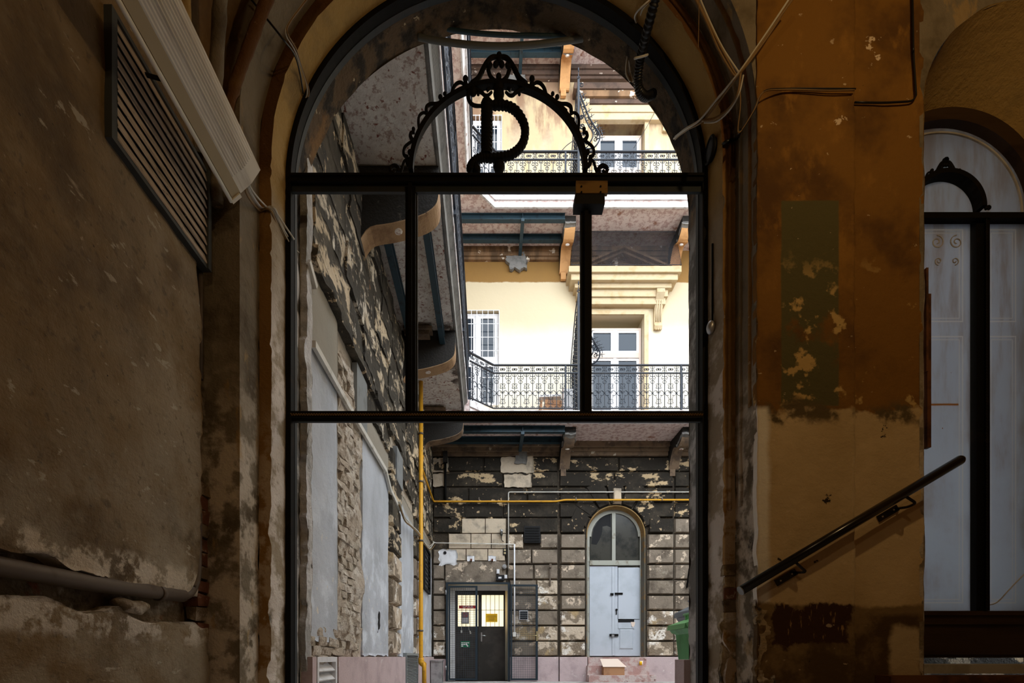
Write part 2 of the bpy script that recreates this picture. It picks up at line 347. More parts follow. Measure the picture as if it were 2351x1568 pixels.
mat('white_paint', (.74, .74, .76), rough=.5, layers=[((.60, .60, .60), nz(5, .5, .7, seed=100))])
mat('door_grey', (.50, .54, .60), rough=.45, layers=[((.44, .48, .53), nz(2, .45, .65, seed=101))])
mat('door_olive', (.36, .36, .31), rough=.6, layers=[((.22, .20, .15), nz(6, .55, .7, seed=102))])
mat('door_dark', (.030, .026, .022), rough=.4, layers=[((.05, .042, .036), nz(3, .45, .65, seed=103))])
mat('ochre_reveal', (.27, .165, .06), layers=[((.12, .105, .08), zone({2: (None, 2.75)}, .05, .1)), ((.22, .12, .04), nz(5, .5, .65, seed=104))])
mat('glass_dark', (.012, .016, .02), rough=.04, spec=.6)
mat('glass_sky', (.018, .028, .042), rough=.05, spec=.35)
mat('glass_grey', (.05, .048, .04), rough=.2, spec=.4, layers=[((.022, .022, .02), nz(3, .45, .65, seed=105))])
mat('glass_lit', (.95, .90, .74), rough=.5, emit=((1, .86, .55), 1.05))
mat('sign_red', (.45, .02, .02), rough=.4)
mat('sign_white', (.80, .78, .76), rough=.5)
mat('sign_yellow', (.85, .48, .01), rough=.5)
mat('sign_green', (.01, .16, .07), rough=.4)
mat('sign_grey', (.16, .15, .15), rough=.5)
mat('black_plastic', (.010, .010, .011), rough=.65, spec=.2)
mat('bin_green', (.05, .22, .06), rough=.45, layers=[((.035, .16, .04), nz(4, .45, .65, seed=106))])
mat('bin_lid', (.10, .25, .09), rough=.45)
mat('bin_dark', (.10, .115, .13), rough=.4)
mat('box_card', (.42, .22, .11), rough=.8, layers=[((.30, .15, .08), nz(4, .5, .7, seed=107))])
mat('card_light', (.74, .60, .50), rough=.8)
mat('step_pink', (.44, .27, .24), rough=.75, layers=[((.56, .46, .43), nz(5, .42, .56, seed=108)), ((.22, .12, .10), nz(7, .6, .7, seed=109))], bump=[(30, .01)])
mat('metal_grey', (.42, .42, .43), rough=.35, metal=.6, layers=[((.25, .25, .25), nz(5, .45, .65, seed=110))])
mat('brass', (.55, .45, .25), rough=.35, metal=.8)
mat('steel_bright', (.70, .70, .70), rough=.3, metal=.9)
mat('board_grey', (.22, .23, .23), layers=[((.16, .165, .165), nz(4, .45, .65, seed=111))])
mat('net_dark', (.045, .045, .05), rough=.8)
mat('sill_stone', (.52, .50, .46), layers=[((.38, .35, .3), nz(5, .45, .65, seed=112))])
mat('panel_wood', (.045, .024, .012), rough=.45, layers=[((.025, .012, .006), nz(4, .45, .65, stretch=(.3, 1, 3), seed=113))])
mat('base_brown', (.15, .06, .025), rough=.6, layers=[((.06, .025, .012), nz(5, .45, .6, seed=114))])
# ---------------------------------------------------------------- the passage: arch, pier, side wall, vault
AX, AZ, GZ = .058, 3.118, -.56              # centre of the great arch, ground level
def apath(R, Y, m=150, n=96, rough=0, chip=0, seed=0, cx=AX, cz=AZ, zb=GZ):
    out = []
    L = [(cx - R, zb + (cz - zb) * i / m, -1, 0) for i in range(m)] + [(cx - R * math.cos(PI * i / n), cz + R * math.sin(PI * i / n), -math.cos(PI * i / n), math.sin(PI * i / n)) for i in range(n + 1)] + [(cx + R, cz - (cz - zb) * i / m, 1, 0) for i in range(1, m + 1)]
    for x, z, dx, dz in L:
        e = 0
        if rough:
            e = noise.fractal(Vector((x * 5 + seed, Y * 5, z * 5)), 1, 2, 4) * rough
            low = max(0, min(1, (1.6 - z) / 1.2)) if chip else 0
            e += low * max(0, noise.fractal(Vector((x * 3, Y * 2 + seed, z * 4.3)), .8, 2.2, 6) * chip * 1.3 + chip * .25) + max(0, noise.fractal(Vector((x * 2, seed + 7, z * 9)), .7, 2.2, 4) - .25) * chip * .8
        out.append((x + dx * e, Y + (noise.noise(Vector((x * 6, z * 6, seed))) * rough if rough else 0), z + dz * e))
    return out
def fine(a, b, k, rough, chip, seed):
    """rows of the arch profile from (R, Y) a to (R, Y) b, rougher towards the first arris"""
    return [apath(a[0] + (b[0] - a[0]) * i / k, a[1] + (b[1] - a[1]) * i / k, rough=rough, chip=chip * (1 - abs(2 * i / k - 1)) * 0 + (chip if i in (0,) else chip * .35), seed=seed) for i in range(k + 1)]
struct('trim_1', MB().loft(fine((1.40, 3.0), (1.38, 3.205), 4, .004, .035, 2) ), 'arch_plaster')
struct('trim_2', MB().loft(fine((1.40, 3.0), (1.477, 3.0), 3, .004, .035, 2)), 'arch_paint')
struct('trim_3', MB().loft(fine((1.477, 2.765), (1.477, 3.0), 4, .004, .03, 5)), 'arch_step')
struct('wall_reveal', MB().loft(fine((1.385, 3.47), (1.38, 3.2), 5, .012, .01, 9)), 'soffit_soot')
# roll mouldings down the right jamb
for k, (x, y, r) in enumerate(((1.50, 2.995, .012), (1.535, 2.93, .014), (1.54, 2.83, .016))):
    pts = [(x, y, GZ + (AZ - GZ) * i / 20) for i in range(11 if k == 2 else 8, 21)] + [(AX + (x - AX) * math.cos(PI / 2 * i / 20), y, AZ + (x - AX) * math.sin(PI / 2 * i / 20)) for i in range(1, 21)]
    struct('trim_%d' % (4 + k), MB().tube(pts, r, 8), 'arch_paint' if k != 1 else 'arch_step')
def arched(mb, x0, x1, z1, Y, cx, R, cz, zb=GZ, n=48, flip=False):
    """flat wall x0..x1 up to z1 in the plane Y with an arched opening"""
    xs = [cx - R * math.cos(PI * i / n) for i in range(n + 1)]
    lo = [cz + R * math.sin(PI * i / n) for i in range(n + 1)]
    vs = []; fs = []
    for x, z in zip(xs, lo): vs += [(x, Y, z), (x, Y, z1)]
    for i in range(n): fs.append((2 * i, 2 * i + 2, 2 * i + 3, 2 * i + 1))
    mb.add(vs, fs)
    for a, b in ((x0, cx - R), (cx + R, x1)):
        if b > a: mb.add([(a, Y, zb), (b, Y, zb), (b, Y, z1), (a, Y, z1)], [(0, 1, 2, 3)])
    return mb
wf = arched(MB(), -1.70, AX + 1.477, 5.0, 2.765, AX, 1.477, AZ)
arched(wf, 2.50, 4.6, 5.0, 2.80, 3.128, .605, 3.2)
wall_front = struct('wall_front', wf, 'arch_step')
rnd = random.Random(3)
obj('plaster_face', MB().slab((1.535, 2.755, GZ), (.558, 0, 0), (0, 0, 5.4), (0, -1, 0), 26, 230, .04, .004, .008, 4, 3), 'pier_plaster', wall_front)
obj('plaster_face', MB().slab((2.093, 2.80, GZ), (.43, 0, 0), (0, 0, 4.6), (0, -1, 0), 20, 200, .04, .005, .010, 4, 8), 'pier_plaster', wall_front)
# the opening of the side window: splayed soffit, rough arris
def wpath(R, cx, cz, Y, zb, rough=0):
    return apath(R, Y, 40, 40, rough, 0, 4, cx, cz, zb)
struct('wall_window_reveal', MB().loft([wpath(.605, 3.128, 3.2, 2.795, -.04, .008), wpath(.605, 3.128, 3.15, 2.9, -.04), wpath(.60, 3.05, 3.0, 3.15, -.04), wpath(.60, 3.01, 2.945, 3.26, -.04)]), 'arch_plaster')
# bared bricks and rubble on the right jamb below the springing
brick_spots = []
def bricks(parent, spots, m, sx, sy, sz, dev=.012):
    for i, (x, y, z, k) in enumerate(spots):
        a = rnd.uniform(.8, 1.15) * sx; t = MB().box(-a / 2, a / 2, -sy / 2, sy / 2, -sz / 2, sz / 2)
        t.v = [(v[0] + x + rnd.uniform(-dev, dev), v[1] + y + rnd.uniform(-dev, dev), v[2] + z + rnd.uniform(-dev, dev)) for v in t.v]
        obj('brick', t, m if isinstance(m, str) else m[i % len(m)], parent)
sp = [(1.497 + .006 * rnd.random(), 3.05 + rnd.uniform(-.006, .006), .24 + .075 * i, 0) for i in range(5)]
bricks(wall_front, sp, ['pier_bare', 'rubble', 'brick_red', 'pier_bare'], .072, .12, .066, .004)
sp = [(1.56 + .07 * rnd.random(), 2.815, -.40 + .078 * i, 0) for i in range(10)]
obj('rubble_face', MB().slab((1.535, 2.752, GZ), (.10, 0, 0), (0, 0, .84), (0, -1, 0), 8, 60, .03, .022, .03, 6, 5), 'pier_bare', wall_front)
obj('rubble_face', MB().slab((1.455, 2.998, GZ), (.085, 0, 0), (0, 0, .80), (0, -1, 0), 7, 56, .03, .028, .03, 6, 15), 'pier_bare', wall_front)
sp = [(1.475, 3.10 + rnd.uniform(-.05, .05), -.45 + .08 * i, 0) for i in range(14)]
struct('leak_blocker', MB().add([(-1.9, -3.2, GZ), (-1.9, 3.45, GZ), (-1.9, 3.45, 5.3), (-1.9, -3.2, 5.3)], [(0, 1, 2, 3)]).add([(-1.9, 3.40, GZ), (-1.40, 3.40, GZ), (-1.40, 3.40, 5.3), (-1.9, 3.40, 5.3)], [(0, 1, 2, 3)]), 'rubble')  # unseen sheets added to stop sky leaking in behind the left wall
struct('sky_blocker', MB().box(-2.6, 9, -3.4, 3.44, 5.2, 5.4), 'vault')  # unseen lid added over the passage to keep sky out
struct('wall_right', MB().add([(4.5, -3.2, GZ), (4.5, 2.8, GZ), (4.5, 2.8, 5), (4.5, -3.2, 5.3)], [(0, 1, 2, 3)]), 'pier_plaster')
struct('wall_back', MB().add([(-1.7, -3, GZ), (4.6, -3, GZ), (4.6, -3, 5), (-1.7, -3, 5)], [(0, 1, 2, 3)]), 'vault')
vr = []
for y in (-3.2, -1.5, 0, 1, 1.8, 2.4, 2.8):
    vr.append([(1.4 - 3.0 * math.cos(PI * i / 40), y, 3.0 + 1.95 * math.sin(PI * i / 40)) for i in range(41)])
struct('ceiling', MB().loft(vr), 'vault')
struct('floor', MB().add([(-2.6, -3.4, GZ), (12, -3.2, GZ), (12, 11.7, GZ), (-2.6, 11.7, GZ)], [(0, 1, 2, 3)]), 'floor_stone')
# groin ribs running up out of the left corner
for k, (r, m, pts) in enumerate(((.035, 'arch_step', [(-1.53, 2.73, 2.55), (-1.52, 2.70, 2.85), (-1.46, 2.60, 3.15), (-1.33, 2.42, 3.42), (-1.1, 2.1, 3.75), (-.7, 1.6, 4.15)]), (.026, 'arch_plaster', [(-1.57, 2.62, 2.75), (-1.56, 2.55, 2.95), (-1.50, 2.40, 3.2), (-1.38, 2.2, 3.45), (-1.15, 1.9, 3.72)]), (.03, 'arch_paint', [(-1.50, 2.755, 3.02), (-1.44, 2.74, 3.22), (-1.33, 2.70, 3.42), (-1.15, 2.62, 3.68), (-.9, 2.5, 3.95)]))):
    struct('trim_%d' % (7 + k), MB().tube(smoothp(pts, 8), lambda i, r=r: r * (1 + .25 * noise.noise(Vector((i * .7, k * 3, 0)))), 8), m)
# left side wall: backing, two plaster sheets with the pipe chase between them
wall_left = struct('wall_left', MB().add([(-1.68, -3.2, GZ), (-1.68, 2.80, GZ), (-1.68, 2.80, 5), (-1.68, -3.2, 5)], [(0, 1, 2, 3)]), 'rubble')
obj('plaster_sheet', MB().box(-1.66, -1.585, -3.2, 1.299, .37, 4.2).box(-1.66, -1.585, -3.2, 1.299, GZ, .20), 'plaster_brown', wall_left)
def chase(p, a, b): return -.03 * max(0, 1 - b * 30) * (.5 + .6 * noise.noise(Vector((p.y * 9, 0, 3))))
up = MB().slab((-1.585, 1.3, .37), (0, 1.375, 0), (0, 0, 3.9), (1, 0, 0), 110, 300, .09, .010, .030, 2.2, 1, chase)
for i, v in enumerate(up.v):                     # the lower border dips towards the corner, the right border crumbles
    x, y, z = v
    t = max(0, 1 - (z - .37) / .25)
    z -= t * (.06 * (y - 1.3) / 1.375 - .018 * noise.noise(Vector((y * 7, 1, 1))))
    if y > 2.5 and z > 1.9: y -= .05 * min(1, (z - 1.9) / .3) * (y - 2.5) / .17
    up.v[i] = (x, y, z)
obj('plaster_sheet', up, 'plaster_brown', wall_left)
lo_ = MB().slab((-1.585, 1.3, GZ), (0, 1.44, 0), (0, 0, .78), (1, 0, 0), 110, 66, .09, .012, .030, 2.2, 6)
for i, v in enumerate(lo_.v):
    t = max(0, (v[2] - .0) / .22); lo_.v[i] = (v[0], v[1], v[2] - t * (.01 + .03 * (v[1] - 1.3)) + t * .02 * noise.noise(Vector((v[1] * 6, 4, 2))))
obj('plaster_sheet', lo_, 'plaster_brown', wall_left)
bricks(wall_left, [(-1.635, 2.715, .16 + .078 * i, 0) for i in range(11)], ['brick_red', 'rubble', 'brick_red'], .08, .11, .066, .008)
for (y, z, a, b) in ((2.19, .375, .12, .04), (2.20, .235, .13, .05)):     # plaster lumps that clasp the pipe
    t = MB().ball((-1.625, y, z), .1, 12, (.42, a * 8, b * 7))
    t.v = [(v[0] + .02 * noise.noise(Vector(v) * 14), v[1] + .03 * noise.noise(Vector(v) * 11 + Vector((3, 3, 3))), v[2] + .02 * noise.noise(Vector(v) * 12)) for v in t.v]
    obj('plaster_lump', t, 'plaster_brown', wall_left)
# ---------------------------------------------------------------- things in the passage
t = thing('louvered_vent', 'dirty grey louvered vent in a black frame high on the brown left wall', 'vent', (-1.585, 2.355, 2.14))
y0, y1, z0, z1 = 2.0, 2.705, 2.15, 2.70
fr = MB()
fr.box(-1.60, -1.555, y0, y0 + .03, z0, z1).box(-1.60, -1.545, y1 - .03, y1, z0, z1).box(-1.60, -1.555, y0 + .03, y1 - .03, z0, z0 + .02).box(-1.60, -1.555, y0 + .03, y1 - .03, z1 - .02, z1)
fr.box(-1.60, -1.583, y0 + .02, y1 - .02, z0 + .01, z1 - .01)
obj('frame', fr, 'frame_slate', t)
for k in range(10):
    z = z0 + .024 + k * .0505
    s = MB(); n = 10; rows = []
    for i in range(n + 1):
        y = y0 + .03 + (y1 - y0 - .06) * i / n; e = .003 * noise.noise(Vector((y * 9, k, 0)))
        rows.append([(-1.557 + e, y, z), (-1.553 + e, y, z + .006), (-1.578, y, z + .046 + e), (-1.582, y, z + .040 + e)])
    s.loft([[(-1.5555 + (r[0][0] + 1.557), r[0][1], r[0][2]), (-1.552 + (r[0][0] + 1.557), r[0][1], r[0][2] + .005), (-1.566 + (r[0][0] + 1.557), r[0][1], r[0][2] + .052), (-1.571, r[0][1], r[0][2] + .048)] for r in rows], sm=False, closed=True)
    obj('slat', s, 'slat_dirty', t)
# fluorescent fitting on brackets
t = thing('fluorescent_lamp', 'long unlit fluorescent lamp with ribbed grey diffuser hanging beside the vent', 'lamp', (-1.36, 1.9, 2.49))
def ext(pts, ya, yb): return MB().prism([(x, ya, z) for x, z in pts], (0, yb - ya, 0))
A_, B_, C_, D_, E_ = (-1.401, 2.488), (-1.349, 2.531), (-1.241, 2.659), (-1.285, 2.70), (-1.445, 2.545)
d = Vector((C_[0] - B_[0], C_[1] - B_[1])); nrm = Vector((d.y, -d.x)).normalized()
rib = []
for i in range(25):                              # ribbed diffuser face
    q = Vector(B_) + d * i / 24 + nrm * (.006 * (i % 2) * (1 if 8 < i < 21 else .35) + .012 * math.sin(PI * i / 24)); rib.append((q.x, q.y))
obj('diffuser', ext(rib + [(C_[0] - .02, C_[1] + .02), (B_[0] - .03, B_[1] + .028)], 1.14, 2.55), 'plastic_lamp', t)
obj('end_cap', ext([B_, (B_[0] + .06, B_[1] + .055), C_, (C_[0] - .03, C_[1] + .03), (B_[0] - .03, B_[1] + .03)], 2.55, 2.64), 'plastic_lamp', t)
obj('side_reflector', ext([(A_[0] + .012, A_[1] + .006), B_, (B_[0] - .03, B_[1] + .03), (A_[0] - .01, A_[1] + .03)], 1.14, 2.63), 'lamp_side', t)
obj('housing', ext([(A_[0] - .004, A_[1] + .002), (B_[0] - .034, B_[1] + .034), (C_[0] - .02, C_[1] + .024), D_, E_], 1.14, 2.63), 'lamp_housing', t)
obj('lip', MB().tube([(A_[0], 1.14, A_[1]), (A_[0], 2.64, A_[1])], .011, 8).obox((A_[0], 2.64, A_[1]), (B_[0] - .005, 2.64, B_[1] - .004), .02, .02), 'lamp_housing', t)
for y in (1.3, 2.2): obj('bracket', MB().obox((-1.60, y, 2.66), (-1.38, y, 2.60), .012, .012), 'iron_black', t)
# steel pipe in the wall chase
t = thing('steel_pipe', 'thick rusty steel pipe in the open chase low in the left wall', 'pipe', (-1.6, 2, .28))
pts = fillet([(-1.615, -2.9, .285), (-1.615, 2.0, .30), (-1.613, 2.61, .325), (-1.60, 2.66, .42), (-1.61, 2.685, .80)], .09, 6)
obj('tube', MB().tube(pts, lambda i: .034 if i < 9 else .022, 12), 'pipe_steel', t)
obj('collar', MB().cyl((-1.615, 2.36, .3125), (-1.615, 2.39, .314), .0385, 14), 'pipe_steel', t)
tag(obj('steel_pipe', MB().tube([(-1.605, 2.70, 1.55), (-1.605, 2.70, 2.17)], .014, 8), 'pipe_steel'), 'thin vertical steel pipe in the broken plaster edge below the vent', 'pipe')
# handrail
t = thing('handrail', 'black round handrail rising to the right on the ochre pier', 'handrail', P(1950, 1210, 2.68))
p, q = P(1701, 1356, 2.68), P(2203, 1057, 2.68)
obj('rail', MB().tube([p, q], .0262, 20).ball(q, .0262, 10), 'rail_black', t)
dv = (Vector(q) - Vector(p)).normalized()
obj('end_disc', MB().cyl(Vector(p) - dv * .004, Vector(p) + dv * .0005, .0265, 20), 'rail_end', t)
for (bx, by) in ((1806, 1325), (2056, 1172)):
    c = Vector(P(bx, by, 2.74)); u = Vector((dv.x, 0, dv.z)); yb = 2.752 if bx < 1965 else 2.80
    c.y = yb
    b = MB().obox(c - u * .065 + Vector((0, -.006, 0)), c + u * .065 + Vector((0, -.006, 0)), .012, .038, up=Vector((-u.z, 0, u.x)))
    pl = obj('bracket', b, 'rail_black', t)
    e = c + u * .05
    top = Vector(P(bx + 19, by - 33, 2.68))
    arm = fillet([(e.x, yb - .01, e.z), (e.x + .03, yb - .055, e.z - .005), (e.x + .03, 2.69, e.z), (top.x, 2.685, top.z + .01)], .02, 5)
    obj('bracket_arm', MB().tube(arm, .0075, 10), 'rail_black', pl)
    for k in (-.04, .035): obj('screw', MB().cyl(c + u * k + Vector((0, -.012, 0)), c + u * k + Vector((0, -.015, 0)), .005, 8), 'steel_bright', pl)
# cables
def cable(label, pts, r=.004, m='cable_pale', name='cable', cat='cable', group=None, n=6, k=6):
    return tag(obj(name, MB().tube(smoothp(pts, k), r, n), m), label, cat, group)
def bundle(label, pts, offs, r, ms, name='cable_bundle', cat='cable bundle'):
    t = thing(name, label, cat, pts[len(pts) // 2])
    for i, o in enumerate(offs):
        pp = []
        for j, p in enumerate(pts):
            f = 1 + .6 * math.sin(j * 1.7 + i * 2)
            pp.append(Vector(p) + Vector((o[0] * f, -o[2] if len(o) > 2 else 0, o[1] * f)))
        obj('cable', MB().tube(smoothp(pp, 5), r, 6), ms[i % len(ms)], t)
    return t
bundle('sheaf of pale cables running down diagonally from the vault to the arch jamb', [P(1830, -30, 2.62), P(1760, 75, 2.66), P(1695, 168, 2.70), P(1640, 235, 2.86), P(1605, 277, 2.98), P(1572, 298, 3.16), P(1547, 318, 3.40)],
       [(0, 0), (.012, -.006), (.006, .008), (.016, .004)], .0055, ['cable_pale', 'cable_brown', 'conduit_white', 'cable_brown'])
bundle('loop of cables sagging behind the diagonal sheaf at the right jamb', [P(1700, 168, 2.70), P(1693, 215, 2.72), P(1672, 252, 2.80), P(1640, 274, 2.90), P(1612, 277, 2.96)],
       [(0, 0), (.01, -.008), (.004, .008)], .005, ['cable_brown', 'cable_pale', 'cable_brown'])
bundle('two thin cables hanging in a narrow V beside the right jamb moulding', [P(1697, 180, 2.71), P(1700, 240, 2.72), P(1694, 300, 2.72), P(1705, 296, 2.72), P(1730, 255, 2.72), P(1752, 212, 2.70), P(1800, 206, 2.735), P(1900, 208, 2.735), P(1962, 207, 2.735)],
       [(0, 0), (.006, .007)], .0038, ['cable_brown', 'cable_black'])
bundle('cables stapled along the curve of the arch at upper right', [P(1590, -20, 2.70), P(1625, 50, 2.72), P(1655, 110, 2.73), P(1685, 165, 2.74), P(1694, 178, 2.74)],
       [(0, 0), (.012, .006), (-.01, -.004)], .006, ['cable_brown', 'cable_pale', 'cable_brown'])
cable('thin loose wire hanging straight down from the arch cables', [P(1605, -10, 2.66), P(1604, 60, 2.66), P(1603, 110, 2.66)], .0022, 'cable_brown')
cable('black wire bent square across the upper part of the ochre pier', fillet([P(1962, 235, 2.785), P(2030, 236, 2.785), P(2104, 232, 2.785), P(2097, 130, 2.785), P(2094, -40, 2.785)], .05, 4), .0055, 'cable_black', k=2)
bundle('loop of cables at the top of the right arch soffit beside the black hose', [P(1530, -30, 3.02), P(1480, 10, 3.05), P(1458, 35, 3.12), P(1462, 58, 3.18)], [(0, 0), (.012, .002), (.024, .006)], .005, ['conduit_white', 'cable_brown', 'cable_pale'])
bundle('hank of pale cables tied to the underside of the arch', [P(1450, 100, 3.32), P(1440, 130, 3.35), P(1437, 165, 3.40), P(1446, 188, 3.42)], [(0, 0), (.010, 0), (.020, 0), (.030, .002)], .005, ['cable_pale', 'cable_brown'])
bundle('two thin cables drooping over the left shoulder of the arch', [P(715, -20, 2.74), P(690, 15, 2.75), P(660, 58, 2.75), P(657, 82, 2.76), P(675, 112, 2.88), P(690, 150, 3.02), P(704, 195, 3.1), P(704, 220, 3.16), P(693, 240, 3.18)], [(0, 0), (.008, .003)], .004, ['cable_pale', 'cable_brown'])
cable('black wire slanting across the left spandrel to the arch', [P(570, -10, 2.72), P(610, 40, 2.74), P(650, 90, 2.75), P(676, 125, 2.9), P(688, 165, 3.05), P(696, 215, 3.15)], .0055, 'cable_black')
bundle('flat bundle of pale cables from the lamp end across the left jamb', [(-1.30, 2.60, 2.64), P(568, 430, 2.70), P(597, 476, 2.97), P(612, 477, 2.985), P(627, 482, 3.0), P(640, 510, 3.08), P(663, 553, 3.19)], [(0, 0), (.011, .003), (.022, .006), (-.006, -.016)], .0055, ['cable_pale', 'conduit_white', 'cable_pale', 'cable_brown'])
cable('single pale wire running on through the iron frame to a trunking stub', [P(640, 510, 3.08), P(664, 556, 3.17), P(676, 570, 3.30), P(688, 582, 3.42)], .004, 'cable_pale')
# corrugated hose
t = thing('corrugated_hose', 'black corrugated hose curving down through the top of the arch', 'hose', P(1480, 120, 3.1))
pts = smoothp([P(1515, -40, 2.80), P(1500, 15, 2.86), P(1482, 85, 3.0), P(1470, 135, 3.12), P(1465, 180, 3.2), P(1468, 208, 3.24), P(1482, 222, 3.3), P(1500, 216, 3.36)], 22)
obj('tube', MB().tube(pts, lambda i: .029 if i % 4 < 2 else .0225, 12), 'cable_black', t)
c0 = Vector(P(1472, 130, 3.08))
obj('clamp', MB().tube([c0 + Vector((.042 * math.cos(a), .012 * math.sin(a), .042 * math.sin(a) * .35 + .012 * math.cos(a))) for a in [2 * PI * i / 14 for i in range(14)]], .006, 6, closed=True), 'conduit_white', t)
for lab, pts, r in (('upper of two grey hoses slung across the top of the arch', [P(1000, 58, 3.44), P(1050, 71, 3.44), P(1150, 80, 3.44), P(1290, 83, 3.44), P(1340, 82, 3.44)], .014),
                    ('lower thicker grey hose slung across the top of the arch', [P(960, 85, 3.42), P(1000, 93, 3.42), P(1080, 103, 3.42), P(1150, 106, 3.42), P(1230, 102, 3.42), P(1320, 91, 3.42), P(1360, 85, 3.42)], .019)):
    tag(obj('hose', MB().tube(smoothp(pts, 8), r, 10), 'hose_grey' if r > .015 else 'steel_blue'), lab, 'hose')
# round lamp and pull rod on the right jamb
t = thing('bulkhead_lamp', 'dark oval bulkhead lamp fixed on the right jamb beside the transom', 'lamp', P(1638, 345, 3.12))
c0 = Vector(P(1640, 345, 3.10)); c0.x = 1.452
ring = lambda r, dx: [(c0.x - dx, c0.y + r * math.cos(a) * .9, c0.z + r * math.sin(a)) for a in [2 * PI * i / 24 for i in range(24)]]
obj('rim', MB().tube(ring(.068, .03), .008, 8, closed=True), 'iron_black', t)
obj('base', MB().loft([ring(.06, 0), ring(.068, .03), ring(.045, .034), ring(.001, .035)], closed=True), 'black_plastic', t)
obj('conduit', MB().tube(smoothp([P(1652, 340, 3.09), P(1665, 327, 2.98), P(1690, 318, 2.97), P(1700, 300, 2.80)], 6), .010, 8), 'cable_black', t)
t = thing('pull_rod', 'slim dark rod ending in an oval metal knob on the right jamb', 'rod', P(1635, 745, 3.09))
x = 1.44
obj('rod', MB().tube([(x, 3.10, PZ(560, 3.1)), (x, 3.10, PZ(738, 3.1))], .006, 8), 'iron_black', t)
obj('knob', MB().ball((x - .012, 3.10, PZ(752, 3.1)), .042, 12, (.55, .75, 1)), 'metal_grey', t)
# ---------------------------------------------------------------- the iron frame in the arch
def strokes(parent, data, cv, k, m, name):
    """data: (points, radius) in drawing units, cv maps to the frame plane; each stroke one piece of ironwork"""
    for pts, r in data:
        if len(pts) == 1: obj(name, MB().ball(cv(*pts[0]), r * k, 10, (1, .8, 1.15)), m, parent)
        else:
            q = smoothp([cv(*p) for p in pts], 6); n = len(q); r = r * 1.3
            obj(name, MB().tube(q, lambda i: r * k * (1 - .35 * (i / n)), 8), m, parent)
SCROLLS = [([(215, 1165), (212, 1118), (180, 1100), (148, 1115), (142, 1145), (165, 1160), (180, 1140)], 15), ([(232, 1165), (250, 1110), (268, 1058), (310, 1030)], 11), ([(335, 1110), (300, 1085), (292, 1050)], 18),
    ([(300, 1022), (268, 1005), (262, 965), (278, 925), (320, 890), (365, 865)], 12), ([(318, 978)], 22), ([(335, 860), (322, 830), (332, 802), (362, 800)], 14), ([(350, 770)], 17),
    ([(402, 770), (395, 700), (405, 648), (440, 622), (475, 640)], 11), ([(455, 690)], 20), ([(512, 602)], 14), ([(465, 615), (470, 570), (505, 545), (560, 540), (610, 520)], 13), ([(592, 482)], 20), ([(632, 452)], 17), ([(515, 600), (540, 570)], 10),
    ([(690, 470), (705, 410), (735, 365), (775, 350), (815, 375)], 13), ([(818, 318)], 25), ([(818, 350), (830, 390), (850, 410)], 16), ([(768, 412)], 15),
    ([(870, 370), (930, 318), (970, 240), (1010, 170), (1050, 130), (1090, 122), (1118, 135)], 19), ([(1000, 190), (1035, 212), (1048, 190), (1040, 175)], 13), ([(1022, 235), (1040, 290), (1070, 325), (1110, 345)], 15), ([(1090, 188)], 26), ([(975, 255)], 14),
    ([(890, 405), (960, 438), (990, 465), (1022, 465), (1055, 435)], 13), ([(932, 455)], 14), ([(1010, 420), (1040, 400)], 12)]
CENTRE = [([(1120, 106)], 25), ([(1120, 135), (1120, 180)], 16), ([(1117, 298)], 26), ([(1117, 340)], 20), ([(1117, 400)], 50), ([(1117, 455)], 50), ([(1117, 500)], 42)]
mir = lambda data, c: data + [([(2 * c - x, y) for x, y in pts], r) for pts, r in data]
t = thing('arched_iron_frame', 'black iron frame with a letter D monogram filling the great arch', 'door frame', (AX, 3.2, GZ))
def ring_sec(R0, R1, ya, yb, a0=0, a1=PI, n=72, cx=AX, cz=AZ, legs=None):
    rows = []
    if legs is not None: rows.append([(cx - R0, ya, legs), (cx - R0, yb, legs), (cx - R1, yb, legs), (cx - R1, ya, legs)])
    for i in range(n + 1):
        a = PI - (a0 + (a1 - a0) * i / n); c_, s_ = math.cos(a), math.sin(a)
        rows.append([(cx + R * c_, y, cz + R * s_) for R, y in ((R0, ya), (R0, yb), (R1, yb), (R1, ya))])
    if legs is not None: rows.append([(cx + R0, ya, legs), (cx + R0, yb, legs), (cx + R1, yb, legs), (cx + R1, ya, legs)])
    return MB().loft(rows, sm=False, closed=True)
obj('outer_frame', ring_sec(1.348, 1.384, 3.165, 3.225, legs=GZ), 'iron_black', t)
obj('inner_frame', ring_sec(1.345, 1.362, 3.226, 3.262, legs=GZ), 'iron_frame_grey', t)
zt0, zt1 = PZ(399, 3.15), 3.10
xl, xr = AX - 1.347, AX + 1.347
obj('transom', MB().box(xl, xr, 3.15, 3.18, zt1, zt0).box(xl, xr, 3.14, 3.15, zt0 - .018, zt0 - .002), 'iron_black', t)
obj('transom_rail', MB().box(xl, xr, 3.1805, 3.20, 3.06, zt1 + .02), 'iron_frame_grey', t)
zb0, zb1 = PZ(943.5, 3.16), 1.565
obj('transom', MB().box(xl, xr, 3.16, 3.185, zb1, zb0), 'iron_black', t)
obj('transom_rail', MB().box(xl, xr, 3.1855, 3.205, 1.55, zb1 + .01), 'iron_frame_grey', t)
zz = PZ(950, 3.15)
obj('rope_moulding', MB().tube([(xl + (xr - xl) * i / 640, 3.158, zz + .006 * (1 if i % 4 < 2 else -1)) for i in range(641)], .003, 4), 'wood_plate', t)
for px in (943.5, 1343.5):
    x = PX(px, 3.2)
    f_ = MB().box(x - .033, x + .033, 3.175, 3.215, zb0 - .02, 3.09); f_.box(x - .012, x + .012, 3.155, 3.1745, zb0, 3.098)
    obj('mullion', f_, 'iron_black', t)
    obj('mullion_stop', MB().box(x + .034, x + .044, 3.20, 3.215, zb0, 3.06), 'iron_frame_grey', t)
